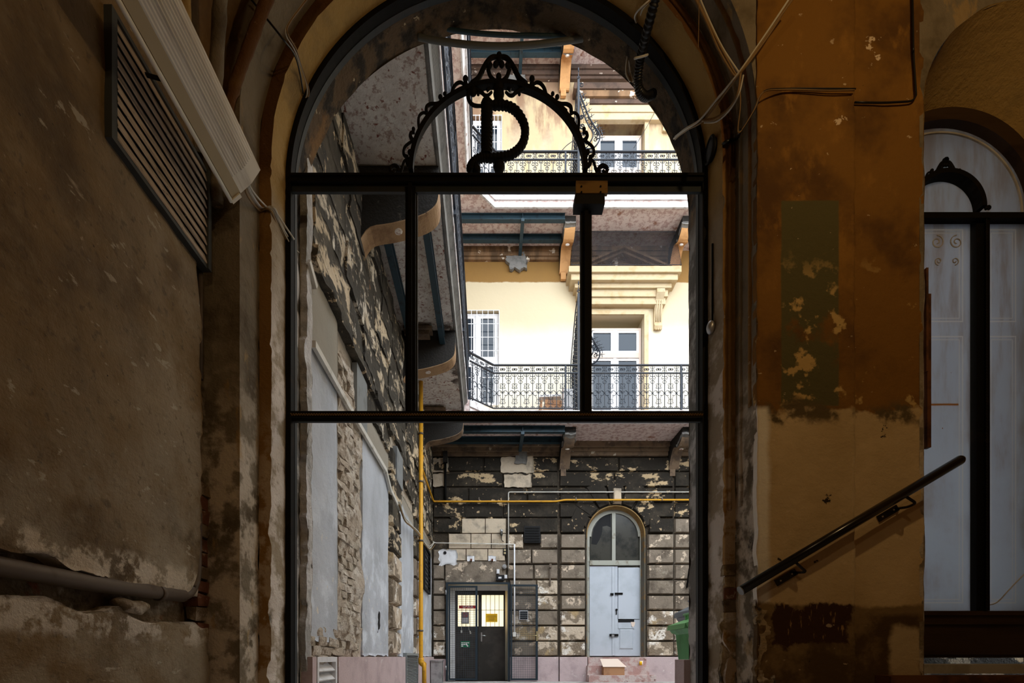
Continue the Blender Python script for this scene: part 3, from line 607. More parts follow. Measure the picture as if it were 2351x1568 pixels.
obj('lock_plate', MB().box(PX(1321, 3.14), PX(1393, 3.14), 3.115, 3.139, PZ(448, 3.13), PZ(420, 3.13)), 'wood_plate', t)
for px in (1335, 1379):
    for py in (428, 441): obj('screw', MB().cyl(P(px, py, 3.115), P(px, py, 3.11), .006, 8), 'iron_black', t)
obj('lock_box', MB().box(PX(1319, 3.14), PX(1387, 3.14), 3.12, 3.20, PZ(471, 3.13), PZ(449, 3.13)), 'black_plastic', t)
cvm = lambda zx, zy: P(860 + zx / 3.918, 100 + zy / 3.918, 3.18)
KM = 3.18 / F / 3.918
oc = PX(1143.5, 3.2); orr = 200 / F * 3.2
obj('ornament_arch', ring_sec(orr - .018, orr + .012, 3.165, 3.205, n=48, cx=oc, cz=PZ(398, 3.2)), 'iron_black', t)
strokes(t, mir(SCROLLS, 1117), cvm, KM * 1, 'iron_black', 'scroll')
strokes(t, CENTRE, cvm, KM, 'iron_black', 'rosette')
mg = MB()
def bumpy(pts, r, k=8):
    q = smoothp([cvm(*p) for p in pts], k); mg.tube(q, lambda i: r * KM * (1 + .13 * math.sin(i * 2.1)), 10)
bumpy([(1010, 530), (1010, 650), (1010, 770), (1010, 890), (1010, 1020)], 50, 10)
bumpy([(1000, 560), (1100, 555), (1190, 562), (1270, 605), (1330, 690), (1354, 775), (1343, 870), (1300, 945), (1230, 998), (1150, 1020), (1060, 1028), (980, 1025), (915, 1048), (874, 1092), (862, 1130), (885, 1155)], 36)
mg.ball(cvm(915, 1135), 40 * KM, 10).ball(cvm(1120, 1108), 52 * KM, 10)
obj('monogram', mg, 'iron_black', t)
strokes(t, [([(885, 428)], 38), ([(852, 420), (842, 478), (858, 528), (900, 558), (970, 562)], 15)], cvm, KM, 'iron_black', 'scroll')
# ---------------------------------------------------------------- the etched side window
t = sempty('window_1', (3.01, 3.2, .26))
wx, wz, wR = 3.01, 2.945, .575
def etched(rects, name, base, col):
    def m_(tt):
        X, Y_, Z = tt.sep(); out = None
        for cx, cz, hw, hh, th in rects:
            d = tt.math('MAXIMUM', tt.math('SUBTRACT', tt.math('ABSOLUTE', tt.math('SUBTRACT', X, cx)), hw), tt.math('SUBTRACT', tt.math('ABSOLUTE', tt.math('SUBTRACT', Z, cz)), hh))
            v = tt.math('LESS_THAN', tt.math('ABSOLUTE', d), th)
            out = v if out is None else tt.math('MAXIMUM', out, v)
        return out
    m = mat(name, base, rough=.55, layers=[((.47, .46, .48), nz(7, .42, .68, stretch=(2, 1, .35), seed=120)), ((.60, .66, .74), mul(zone({2: (None, 1.6)}, .3, .6, 2), nz(3, .3, .6, seed=121))), (col, m_), ((.30, .12, .04), nz(13, .745, .755, seed=122)), ((.42, .2, .06), zone({0: (2.9, 3.13), 2: (1.672, 1.684)}, .004, .003)), ((.32, .12, .03), mul(zone({0: (2.85, 3.15), 2: (1.45, 2.0)}, .05, .05), nz(17, .66, .68, seed=167)))])
    tt = m.node_tree; b = tt.nodes['Principled BSDF']; o = tt.nodes['Material Output']
    tr = tt.nodes.new('ShaderNodeBsdfTranslucent'); mx = tt.nodes.new('ShaderNodeMixShader'); mx.inputs[0].default_value = .75
    src = b.inputs['Base Color'].links[0].from_socket
    tt.links.new(src, tr.inputs[0]); tt.links.new(b.outputs[0], mx.inputs[1]); tt.links.new(tr.outputs[0], mx.inputs[2]); tt.links.new(mx.outputs[0], o.inputs[0])
    return m
def rects_of(x0, x1):
    out = []
    for z0, z1 in ((.33, 2.16), (2.20, 2.87)):
        cx, hw = (x0 + x1) / 2, (x1 - x0) / 2 - .05
        out += [(cx, (z0 + z1) / 2, hw, (z1 - z0) / 2 - .03, .004), (cx, (z0 + z1) / 2, hw - .022, (z1 - z0) / 2 - .052, .0025)]
    return out
MUL = (PX(2246.5, 3.2), 2 * 3.01 - PX(2246.5, 3.2))
etched(rects_of(2.78, 3.207) + rects_of(3.275, 3.56), 'glass_etched', (.56, .61, .69), (.70, .71, .72))
zs = PZ(1403, 3.2); zt = PZ(510, 3.2)
for a, b in ((2.43, 2.745), (2.815, 3.207), (3.275, 3.60)):
    obj('pane', MB().box(a, b, 3.215, 3.222, zs, zt), 'glass_etched', t)
n_ = 40; mb_ = MB()
for i in range(n_): pass
mb_.prism([(wx + wR * math.cos(PI * i / n_), 3.215, wz + wR * math.sin(PI * i / n_)) for i in range(n_ + 1)], (0, .006, 0))
obj('pane', mb_, 'glass_etched', t)
obj('arch_frame', ring_sec(wR - .005, wR + .10, 3.16, 3.27, n=40, cx=wx, cz=wz), 'panel_wood', t)
obj('arch_bead', ring_sec(wR - .045, wR - .035, 3.205, 3.214, n=40, cx=wx, cz=wz), 'sill_stone', t)
obj('transom', MB().box(2.43, 3.60, 3.17, 3.26, zt, PZ(487, 3.17)).box(2.43, 3.60, 3.15, 3.169, PZ(503, 3.16), PZ(490, 3.16)), 'iron_black', t)
for x in (2.78, MUL[0]): obj('mullion', MB().box(x - .034, x + .012, 3.18, 3.24, zs, zt).box(x + .0125, x + .034, 3.16, 3.25, zs, zt), 'iron_black', t)
for k in range(2):
    x = (2.80, 3.257)[k]
    obj('rope_moulding', MB().tube([(x, 3.158, zs + (zt - zs) * i / 500) for i in range(501)], lambda i: .006 if i % 4 < 2 else .0035, 5), 'iron_black', t)
ocx = PX(2166, 3.2)
obj('ornament_arch', ring_sec(.215, .245, 3.15, 3.22, n=32, cx=3.01, cz=PZ(487, 3.2)), 'iron_black', t)
SW = [([(1120, 1385), (1060, 1370), (1020, 1340)], 1)]
cvs = lambda zx, zy: (3.01 + (zx - 1117) * KM * .41, 3.18, PZ(487, 3.2) + (1165 - zy) * KM * .41)
SM = [s for i, s in enumerate(SCROLLS) if i not in (23, 24, 25)]
strokes(t, mir(SM, 1117), cvs, KM * .62, 'iron_black', 'scroll')
strokes(t, [([(1117, 90), (1135, 60)], 42), ([(1117, 300)], 26)], cvs, KM * .5, 'iron_black', 'scroll')
pz = PZ(1510, 3.2)
obj('lower_panel', MB().box(2.43, 3.60, 3.18, 3.25, pz, zs).box(2.43, 3.60, 3.165, 3.1795, zs - .03, zs - .005).box(2.43, 3.60, 3.165, 3.1795, zs - .09, zs - .075).box(2.43, 3.60, 3.165, 3.1795, pz + .02, pz + .035), 'panel_wood', t)
# etched scrolls near the head of the glass
for cx, sg in ((2.985, -1), (3.115, 1)):
    obj('etched_scroll', MB().tube([(x, 3.2135, z) for x, y, z in scroll(cx, PZ(552, 3.2), .046, PI / 2, sg * 1.5, 0, .2)], .004, 4), 'sill_stone', t)
    obj('etched_scroll', MB().tube([(x, 3.2135, z) for x, y, z in scroll(cx + (-.01 if sg > 0 else .01), PZ(596, 3.2), .026, -PI / 2, sg * 1.3, 0, .2)], .0035, 4), 'sill_stone', t)
struct('trim_10', MB().box(2.50, 4.4, 2.88, 3.2, -.10, -.045), 'sill_stone')
struct('baseboard_right', MB().box(2.24, 4.4, 2.70, 2.86, -.56, -.105).box(2.24, 4.4, 2.685, 2.70, -.16, -.11), 'base_brown')
cable('thin white cable across the lower corner of the etched side window', [P(2264, 1390, 3.2), P(2290, 1382, 3.17), P(2325, 1345, 3.16), P(2370, 1300, 3.16)], .004, 'conduit_white')
tag(obj('plank', MB().box(PX(2122, 2.86), PX(2131, 2.86), 2.84, 2.87, PZ(1030, 2.86), PZ(680, 2.86)).box(PX(2118, 2.84), PX(2123, 2.84), 2.815, 2.84, PZ(858, 2.84), PZ(622, 2.84)), 'base_brown'), 'dark reddish plank standing in the side window reveal beside the pier', 'plank')
# ---------------------------------------------------------------- the courtyard shell
LX, BY = -1.29, 11.14                       # left wall and far wall planes
def holes(mb, a0, a1, z0, z1, hs, pt):
    """flat wall with rectangular holes hs (a0, a1, z0, z1); pt(a, z) gives the point"""
    aa = sorted({a0, a1} | {h[0] for h in hs} | {h[1] for h in hs}); zz_ = sorted({z0, z1} | {h[2] for h in hs} | {h[3] for h in hs})
    for i in range(len(aa) - 1):
        for j in range(len(zz_) - 1):
            ca, cz = (aa[i] + aa[i + 1]) / 2, (zz_[j] + zz_[j + 1]) / 2
            if any(h[0] < ca < h[1] and h[2] < cz < h[3] for h in hs): continue
            mb.add([pt(aa[i], zz_[j]), pt(aa[i + 1], zz_[j]), pt(aa[i + 1], zz_[j + 1]), pt(aa[i], zz_[j + 1])], [(0, 1, 2, 3)])
    return mb
TOP = 17.5
FT = 5.6  # front building kept low so the sky lights the lower court
wo = arched(MB(), LX - 1.3, AX + 1.40, FT, 3.47, AX, 1.385, AZ, n=64)
holes(wo, AX + 1.40, 12, GZ, FT, [(2.43, 3.60, .26, 3.5)], lambda a, z: (a, 3.47, z))
struct('wall_outside', wo, 'soot_block')
struct('wall_courtyard', MB().add([(12, 3.4, GZ), (12, 11.2, GZ), (12, 11.2, TOP), (12, 3.4, TOP)], [(3, 2, 1, 0)]), 'cream')
# left courtyard wall
wl = struct('wall_courtyard_left', MB().add([(LX - .03, 3.4, GZ), (LX - .03, 11.3, GZ), (LX - .03, 11.3, 5.1), (LX - .03, 3.4, 5.1)], [(0, 1, 2, 3)]).add([(LX, 3.4, 5), (LX, 11.2, 5), (LX, 11.2, TOP), (LX, 3.4, TOP)], [(0, 1, 2, 3)]), 'mortar')
def yy(px): return -LX * F / (VX - px)
def gp(y0, y1, z0, z1, th=.05, amp=.004, edge=.02, m='render_grey', sd=0, name='render_panel', out=.03):
    return obj(name, MB().slab((LX - .03 + out, y0, z0), (0, y1 - y0, 0), (0, 0, z1 - z0), (1, 0, 0), max(6, int((y1 - y0) * 26)), int((z1 - z0) * 26), th, amp, edge, 2.5, sd), m, wl)
gp(3.47, 4.16, .12, 2.86, sd=1)
gp(3.40, 3.50, -.1, 4.5, m='jamb_white', edge=.03, amp=.01, sd=21, name='jamb_plaster', out=.05)
gp(4.98, 6.28, .01, 2.62, sd=2); gp(7.06, 8.40, .01, 2.45, sd=3); gp(9.0, 11.1, .01, 2.5, sd=4, m='render_grey')
# hacked brick between the grey panels: every brick a piece
br_mesh = []
for k in range(7):
    t_ = MB().box(-.06, .045, -.115, .115, -.032, .032)
    sub = MB(); n = 4
    sub.slab((.03, -.115, -.032), (0, .23, 0), (0, 0, .064), (1, 0, 0), 5, 3, .09, .03, .012, 7, k * 11)
    br_mesh.append(sub)
BM = []
for k, m_ in enumerate(('brick_hacked', 'brick_hacked', 'mortar', 'brick_hacked', 'mortar', 'brick_hacked', 'brick_hacked')):
    me = bpy.data.meshes.new('brick'); me.from_pydata([tuple(v) for v in br_mesh[k].v], [], br_mesh[k].f); me.materials.append(MATS[m_]); BM.append(me)
def brick(y, z, x=LX - .03, s=1):
    o = bpy.data.objects.new('brick', rnd.choice(BM)); C.objects.link(o); o.parent = wl
    o.location = (x + rnd.uniform(-.009, .009), y, z); o.rotation_euler = (rnd.uniform(-.03, .03), rnd.uniform(-.06, .06), rnd.uniform(-.05, .05)); o.scale = (1, s, 1)
for r in range(36):
    z = .03 + r * .0745
    for c in range(4):
        y = 4.27 + c * .238 + (.10 if r % 2 else 0)
        if y > 4.97 - .05 * rnd.random(): continue
        brick(y, z, LX - (.055 if (c == 3 or y > 4.75) and .4 < z < 2.0 else .034))
obj('mortar_skin', MB().slab((LX - .012, 4.15, -.02), (0, .84, 0), (0, 0, 2.75), (1, 0, 0), 26, 84, .03, .045, .03, 3.2, 31), 'brick_hacked', wl)
for r in range(4):
    for c in range(3): brick(3.56 + c * .24 + .1 * (r % 2), .03 + r * .0745 - .06, LX - .03)
obj('hole', MB().slab((LX + .004, 5.66, .28), (0, .13, .03), (0, .02, .24), (1, 0, 0), 5, 8, .02, .008, .05, 6, 3), 'black_plastic', wl)
# rusticated blocks
def course(y0, y1, z0, z1, n, m, dep=.05, x=LX - .03):
    ys = [y0 + (y1 - y0) * i / n for i in range(n + 1)]
    for i in range(n):
        d = dep + rnd.uniform(-.008, .008); L = ys[i + 1] - ys[i]; m_ = rnd.choice(m); r_ = m_ in ('peel_block', 'soot_block') and z0 > 2.6
        if r_: obj('stone_block', MB().slab((x + d, ys[i] + .006, z0 + .010), (0, L - .012, 0), (0, 0, z1 - z0 - .02), (1, 0, 0), max(4, int(L * 16)), 6, d + .01, .022, .028, 3.5, i), m_, wl)
        else: obj('stone_block', MB().rustx(ys[i] + .006, ys[i + 1] - .006, z0 + .012, z1 - .012, x, d, .022, .006), m_, wl)
for k in range(8): course(6.33, 7.02, .02 + .345 * k, .02 + .345 * (k + 1), 1, ['stone_pale'] if k < 4 else ['soot_block'], .07)
for k in range(8): course(8.42, 8.98, .02 + .345 * k, .02 + .345 * (k + 1), 1, ['stone_pale', 'stone_grey'] if k < 5 else ['soot_block'], .06)
zk = [2.86, 3.0] + [3.02 + .345 * i for i in range(6)]
course(3.5, 6.3, 2.86, 2.99, 3, ['soot_block'], .09)
for k in range(5):
    n = 8; y = 3.5
    while y < 11:
        L = rnd.uniform(.45, .95); course(y, min(y + L, 11.1), 3.02 + .345 * k, 3.02 + .345 * (k + 1), 1, ['soot_block', 'peel_block', 'soot_block', 'peel_block', 'soot_block'], rnd.uniform(.045, .075)); y += L
y = 5.0
for k in range(2):
    y = (5.0, 7.04)[k]
    while y < (6.3, 11)[k]:
        L = rnd.uniform(.4, .7); course(y, min(y + L, (6.32, 11.1)[k]), 2.64, 3.0, 1, ['soot_block', 'peel_block', 'peel_block'], .055); y += L
# plinth of the left wall
struct('baseboard_courtyard', MB().box(LX - .03, LX + .05, 4.02, 7.28, GZ, .0).box(LX - .03, LX + .05, 3.42, 3.50, GZ, .0).box(LX - .03, LX + .05, 8.62, 11.1, GZ, .0), 'plinth_pink')
def vent_x(name, lab, y0, y1, z0, z1, n, m, x=LX, deep=.05, group=None):
    t = thing(name, lab, 'vent', (x, (y0 + y1) / 2, z0), group)
    fr = MB()
    fr.box(x - .03, x + deep, y0, y0 + .035, z0, z1).box(x - .03, x + deep, y1 - .035, y1, z0, z1).box(x - .03, x + deep, y0 + .035, y1 - .035, z1 - .04, z1).box(x - .03, x + deep, y0 + .035, y1 - .035, z0, z0 + .03)
    obj('frame', fr, m, t); obj('backing', MB().box(x - .028, x - .02, y0 + .035, y1 - .035, z0 + .03, z1 - .04), 'black_plastic', t)
    h = (z1 - z0 - .08) / n
    for k in range(n):
        z = z0 + .035 + k * h
        obj('slat', MB().add([(x + deep - .01, y0 + .035, z), (x + deep - .01, y1 - .035, z), (x - .015, y1 - .035, z + h * .9), (x - .015, y0 + .035, z + h * .9), (x + deep - .006, y0 + .035, z + .008), (x + deep - .006, y1 - .035, z + .008), (x - .01, y1 - .035, z + h * .9 + .008), (x - .01, y0 + .035, z + h * .9 + .008)],
            [(0, 1, 2, 3), (7, 6, 5, 4), (0, 4, 5, 1), (1, 5, 6, 2), (2, 6, 7, 3), (3, 7, 4, 0)]), m, t)
vent_x('louvered_vent', 'white louvered vent with wide slats in the left plinth nearest the arch', 3.52, 3.98, -.50, .0, 6, 'white_paint')
vent_x('louvered_vent', 'pale grey vent with many narrow slats in the plinth beside the yellow pipe', 7.34, 8.55, GZ, .06, 22, 'rail_end', deep=.06)
vent_x('louvered_vent', 'dark louvered vent high on the left wall behind the yellow pipe', 9.55, 10.5, 1.35, 2.25, 9, 'black_plastic', deep=.05)
tag(obj('board', MB().box(LX - .02, LX + .03, 4.66, 5.05, 2.33, 2.84), 'board_grey'), 'grey board over an opening above the trunking, nearer of the two on the left wall', 'board')
tag(obj('board', MB().box(LX, LX + .06, 6.55, 7.0, 2.40, 2.86), 'board_grey'), 'small grey board between the blocks further along the left wall', 'board')
# cable trunking down the left wall
t = thing('cable_trunking', 'pale cable trunking running back along the left courtyard wall', 'trunking', (LX + .02, 5, 2.2))
for y0, y1, z0, z1 in ((3.5, 4.40, 2.265, 2.265), (4.41, 5.97, 2.265, 2.30), (5.98, 6.25, 2.29, 2.16), (6.26, 6.9, 2.16, 2.10)):
    obj('duct', MB().obox((LX + .03, y0, z0), (LX + .03, y1, z1), .03, .05), 'conduit_white', t)
tag(obj('cable_trunking', MB().obox((LX + .02, 3.42, 2.80), (LX + .02, 3.56, 2.72), .03, .05), 'conduit_white'), 'short stub of white trunking high on the left beside the iron frame', 'trunking')
bundle('untidy pale cables sagging from the trunking end past the yellow pipe', [(LX + .05, 6.7, 2.12), (LX + .08, 7.0, 1.98), (LX + .07, 7.5, 2.05), (LX + .08, 8.3, 2.12), (LX + .05, 9.2, 2.18), (LX + .04, 10.3, 2.30), (LX + .06, 11.04, 2.60)],
       [(0, 0), (.012, .02), (.02, -.02), (0, .035)], .008, ['cable_pale', 'conduit_white', 'cable_brown'])
# gas pipes
t = thing('gas_pipe', 'yellow gas riser with clamps on the left courtyard wall', 'pipe', (-1.19, 8.6, GZ))
obj('tube', MB().tube(fillet([(-1.19, 8.6, 4.9), (-1.19, 8.6, -.08), (-1.12, 8.5, -.12), (-1.11, 8.45, GZ)], .08, 5), .038, 12), 'gas_yellow', t)
obj('elbow', MB().tube(fillet([(-1.19, 8.6, -.02), (-1.19, 8.6, -.10), (-1.125, 8.51, -.14)], .06, 5), .052, 12), 'gas_yellow', t)
for z in (.45, 2.05, 3.1, 3.95): obj('clamp', MB().cyl((-1.19, 8.6, z), (-1.19, 8.6, z + .03), .046, 12).box(LX, -1.19, 8.59, 8.61, z, z + .03), 'pipe_steel', t)
t = thing('gas_pipe', 'thin yellow gas pipe running level across the sooty far wall', 'pipe', (-1.2, 11, 3.5))
zg = 3.53
obj('tube', MB().tube(fillet([(-1.16, 8.62, zg + .05), (-1.235, 9.0, zg), (-1.235, 10.98, zg), (1.55, 10.98, zg), (1.75, 10.98, zg + .035), (8, 10.98, zg + .035)], .06, 5), .021, 10), 'gas_yellow', t)
for x in (-.2, 2.0, 3.95): obj('clamp', MB().box(x - .01, x + .01, 10.95, 11.1, zg + .02, zg + .085), 'pipe_steel', t)
# ---------------------------------------------------------------- galleries
def console(parent, prof, d, front, soff):
    """prof: outline (3D points) of the side, extruded along d; the curved underside is a part of its own"""
    side, under = prof
    obj('console', MB().prism(side, d), front, parent)
    d = Vector(d); rows = [[Vector(p), Vector(p) + d] for p in under]
    m_ = MB()
    dn = Vector((0, 0, -.012))
    vs = [p + dn * k for r in rows for p in r for k in (0, 1)]
    fs = []
    for i in range(len(rows) - 1):
        a = i * 4; fs += [(a + 1, a + 3, a + 7, a + 5), (a, a + 1, a + 5, a + 4), (a + 3, a + 2, a + 6, a + 7), (a + 2, a, a + 4, a + 6)]
    m_.add(vs, fs)
    return obj('console_soffit', m_, soff, parent)
g = thing('gallery', 'first floor gallery with mottled underside along the left courtyard wall', 'gallery', (LX, 3.5, 4.9))
prof = [(LX, 4.9), (-.475, 4.9), (-.465, 5.0), (-.405, 5.05), (-.40, 5.15), (LX, 5.15)]
s_ = MB().slab((LX - .06, 3.45, 4.9), (0, 6.15, 0), (.875, 0, 0), (0, 0, -1), 60, 14, .05, .012, 0, 1.5, 3)
obj('slab', s_, 'slab_mottle', g)
obj('fascia_moulding', MB().prism([(x, 3.5, z) for x, z in [(-.50, 4.885), (-.475, 4.885), (-.465, 5.0), (-.415, 5.06), (-.60, 5.06), (-.60, 4.96)]], (0, 6.12, 0)), 'cement_grey', g)
obj('fascia', MB().box(-.60, -.40, 3.5, 9.62, 5.062, 5.15), 'slab_edge', g)
cz_ = lambda Y: [(LX, Y, 4.10), (-1.265, Y, 4.17), (-1.17, Y, 4.28), (-.953, Y, 4.32), (-.69, Y, 4.39), (-.56, Y, 4.46), (-.50, Y, 4.55), (-.49, Y, 4.70)]
for Y in (4.81, 7.24, 9.6):
    u = [Vector(p) for p in smoothp(cz_(Y), 3)]
    console(g, (u + [(-.49, Y, 4.885), (LX, Y, 4.885)], u), (0, .22, 0), 'console_soot_shade', 'console_tan' if Y < 9 else 'console_dirty')
    if Y < 9:
        obj('plaster_patch', MB().ball((-.92, Y + .10, 4.322), .055, 8, (1, .8, .25)), 'slab_mottle', g)
for Y in (7.24, 9.55): obj('cap_moulding', MB().box(-1.22, -.86, Y - .14, Y - .01, 4.74, 4.885).box(-1.24, -.82, Y - .18, Y - .01, 4.80, 4.84), 'console_dirty', g)
for x in (-1.14, -.68):
    b = MB()
    for a, c in ((4.80, 4.82), (4.68, 4.70)): b.box(x - .04, x + .04, 5.03, 7.24, a, c)
    b.box(x - .008, x + .008, 5.03, 7.24, 4.70, 4.80)
    obj('steel_beam', b, 'steel_blue', g)
g = thing('gallery', 'second floor gallery above, its white edge showing past the lower left railing', 'gallery', (LX, 3.5, 9.3))
obj('slab', MB().box(LX, -.40, 3.5, 9.56, 9.34, 9.56), 'slab_pink', g)
obj('fascia', MB().prism([(x, 3.5, z) for x, z in [(-.42, 9.32), (-.395, 9.32), (-.36, 9.46), (-.33, 9.47), (-.33, 9.6), (-.45, 9.6)]], (0, 6.08, 0)), 'slab_edge', g)
g = thing('gallery', 'third floor gallery at the very top of the left wall', 'gallery', (LX, 3.5, 13.5))
obj('slab', MB().box(LX, -.40, 3.5, 9.56, 13.54, 13.76), 'slab_pink', g); obj('fascia', MB().box(-.40, -.33, 3.5, 9.58, 13.5, 13.8), 'slab_edge', g)

def back_gallery(lab, z0, z1, edge, front, soff, zc):
    """gallery on the far wall: slab, fascia, consoles, steel beams, cross strut, wall cornice"""
    g = thing('gallery', lab, 'gallery', (2, BY, z0))
    ex, ey = edge
    pl = [(LX, BY), (LX, ey), (ex, ey), (ex + .47, 10.05), (11.9, 10.05), (11.9, BY)]
    obj('slab', MB().prism([(x, y, z0) for x, y in reversed(pl)], (0, 0, z1 - z0 - .02)), 'slab_pink', g)
    f_ = MB()
    for (a, b) in (((ex, ey), (ex + .47, 10.05)), ((ex + .47, 10.05), (11.9, 10.05))):
        f_.obox((*a, z0 + .17), (*b, z0 + .17), .06, z1 - z0 - .14); f_.obox((*a, z0 + .02), (*b, z0 + .02), .04, .10)
    obj('fascia', f_, 'slab_edge', g)
    for x in (1.64, 4.14):
        W = .23
        u = [(x, 11.12, zc), (x, 11.06, zc + .02), (x, 10.94, zc + .22), (x, 10.78, zc + .36), (x, 10.55, z0 - .30), (x, 10.38, z0 - .24), (x, 10.28, z0 - .14)]
        u = smoothp(u, 3)
        console(g, (list(u) + [Vector((x, 10.26, z0 - .12)), Vector((x, 10.26, z0)), Vector((x, 11.12, z0))], u), (W, 0, 0), 'console_soot_shade' , soff)
        obj('console_face', MB().add([(x - .002, 10.26, z0 - .13), (x + W + .002, 10.26, z0 - .13), (x + W + .002, 10.262, z0 - .002), (x - .002, 10.262, z0 - .002), (x, 10.30, z0 - .13), (x + W, 10.30, z0 - .13)], [(0, 1, 2, 3), (4, 5, 1, 0)]), 'cement_grey', g)
        obj('cement_cap', MB().slab((x - .01, 10.25, z0 - .17), (W + .02, 0, 0), (0, .34, -.12), (0, -.33, -.94), 6, 8, .06, .02, .03, 5, x), 'cement_grey', g)
        obj('plaster_patch', MB().ball((x + W * .45, 10.60, z0 - .325), .05, 7, (1, .6, .35)), 'slab_mottle', g)
        obj('bed_stone', MB().box(x + .03, x + W - .08, 11.06, 11.12, zc - .16, zc), soff, g)
    for y in (10.24, 10.74):
        b = MB()
        for a, c in ((z0 - .015, z0), (z0 - .135, z0 - .12)): b.box(-1.2, 1.63, y - .05, y + .05, a, c)
        b.box(-1.2, 1.63, y - .01, y + .01, z0 - .12, z0 - .015)
        obj('steel_beam', b, 'steel_blue', g)
    obj('steel_strut', MB().box(.70, .77, 10.16, 11.10, z0 - .20, z0 - .136).box(.73, .74, 10.16, 11.1, z0 - .136, z0 - .02), 'steel_blue', g)
    return g
back_gallery('first floor gallery on the far wall under the dark sooty consoles', 4.88, 5.15, (-.37, 9.64), 'console_soot_shade', 'console_dirty', 4.30)
back_gallery('second floor gallery on the far wall with two orange consoles', 9.36, 9.6, (-.33, 9.57), 'console_soot_shade', 'console_orange', 8.80)
back_gallery('third floor gallery across the top of the far wall', 13.5, 13.8, (-.33, 9.57), 'console_soot_shade', 'console_orange', 13.0)
# ---------------------------------------------------------------- wrought iron railings: one baluster of each kind, copied
H = .93
def hook(m, x, z, s, r=.022, up=1, Y=0, w_=.0062):
    """little curl springing from (x, z) sideways to s"""
    pts = scroll(x + s * r * 1.1, z, r, PI if s > 0 else 0, -s * up * .85, Y, .45, 9); m.tube(pts, w_, 3, cap=False)
def baluster(kind):
    m = MB(); q = .126
    m.tube([(0, 0, .03), (0, 0, .755)], .0095, 4, cap=False)
    for s in (-1, 1):
        if kind == 0:
            hook(m, 0, .715, s, .024, -1); hook(m, 0, .52, s, .03, 1); hook(m, 0, .47, s, .028, -1); hook(m, 0, .37, s, .022, -1); hook(m, 0, .20, s, .026, 1); hook(m, 0, .15, s, .032, -1); hook(m, 0, .05, s, .02, 1)
            m.tube([(s * .035, 0, .50), (s * .05, 0, .465), (s * .05, 0, .43)], .0055, 3, cap=False)
            m.tube([(s * .03, 0, .23), (s * .052, 0, .27), (s * .052, 0, .30)], .0055, 3, cap=False)
            hook(m, s * .012, .845, s, .022, 1); hook(m, s * .012, .835, s, .02, -1)
            m.ball((0, 0, .845), .02, 4, (.8, .5, 1.5)) if s > 0 else None
        else:
            m.tube([(s * q * .5 * math.cos(a), 0, .75 - .06 * math.sin(a)) for a in [PI / 2 * k / 5 for k in range(6)]], .0062, 3, cap=False)
            m.tube(scroll(s * .036, .66, .034, PI / 2, -s * .8, 0, .35, 9), .0066, 3, cap=False)
            m.tube(scroll(0, .58, .036, PI / 2, s * .5, 0, 1, 9), .0066, 3, cap=False)
            m.tube(scroll(s * q * .5, .335, q * .5, PI / 2, -s * .25, 0, .95, 12) , .007, 3, cap=False)
            m.tube(scroll(s * q * .5, .335, q * .5, PI / 2, s * .62, 0, .5, 12), .007, 3, cap=False)
            hook(m, 0, .05, s, .02, 1); hook(m, 0, .88, s, .024, -1); hook(m, 0, .81, s, .024, 1)
    m.ball((0, 0, .35), .014, 4); m.ball((0, 0, .70), .012, 4)
    if kind == 1: m.tube([(0, 0, .78), (0, 0, .91)], .008, 4, cap=False)
    return m
BAL = []
for k in (0, 1):
    b = baluster(k); me = bpy.data.meshes.new('baluster'); me.from_pydata([tuple(v) for v in b.v], [], b.f); me.materials.append(MATS['iron_grille']); BAL.append(me)
def railing(lab, runs, z, posts=(), group='ornate iron railings of the galleries'):
    t = thing('iron_railing', lab, 'railing', (*runs[0][0], z), group); o0 = ORG[t]
    tr, mr, br_ = MB(), MB(), MB(); i = 0
    for a, b in runs:
        a, b = Vector((*a, z)), Vector((*b, z)); d_ = b - a; L = d_.length; n = max(1, round(L / .126)); ang = math.atan2(d_.y, d_.x)
        tr.obox(a + Vector((0, 0, H)), b + Vector((0, 0, H)), .045, .022); mr.obox(a + Vector((0, 0, .765)), b + Vector((0, 0, .765)), .03, .022); br_.obox(a + Vector((0, 0, .03)), b + Vector((0, 0, .03)), .025, .016)
        for k in range(n):
            p = a + d_ * ((k + .5) / n)
            o = bpy.data.objects.new('baluster', BAL[i % 2]); C.objects.link(o); o.parent = t; o.location = p - o0; o.rotation_euler = (0, 0, ang); i += 1
    obj('top_rail', tr, 'iron_grille', t); obj('middle_rail', mr, 'iron_grille', t); obj('bottom_rail', br_, 'iron_grille', t)
    for x, y in posts: obj('post', MB().box(x - .018, x + .018, y - .018, y + .018, z - .04, z + H + .01), 'iron_grille', t)
    return t
RY = 10.08
railing('ornate iron railing of the first floor gallery, full width across the far wall', [((-.36, 9.66), (.12, RY)), ((.12, RY), (7.5, RY))], 5.15, [(1.62, RY), (1.90, RY), (4.03, RY)])
railing('ornate iron railing of the second floor gallery, behind the D monogram on the far wall', [((-.30, 9.6), (.16, RY)), ((.16, RY), (7.5, RY))], 9.6, [(1.62, RY), (1.90, RY), (4.33, RY)])
railing('iron railing seen edge on along the lower left gallery', [((-.385, 3.55), (-.385, 9.62))], 5.15, [(-.385, 5.6), (-.385, 7.6)])
railing('iron railing seen edge on along the upper left gallery', [((-.315, 3.55), (-.315, 9.56))], 9.6, [(-.315, 5.6), (-.315, 7.6)])
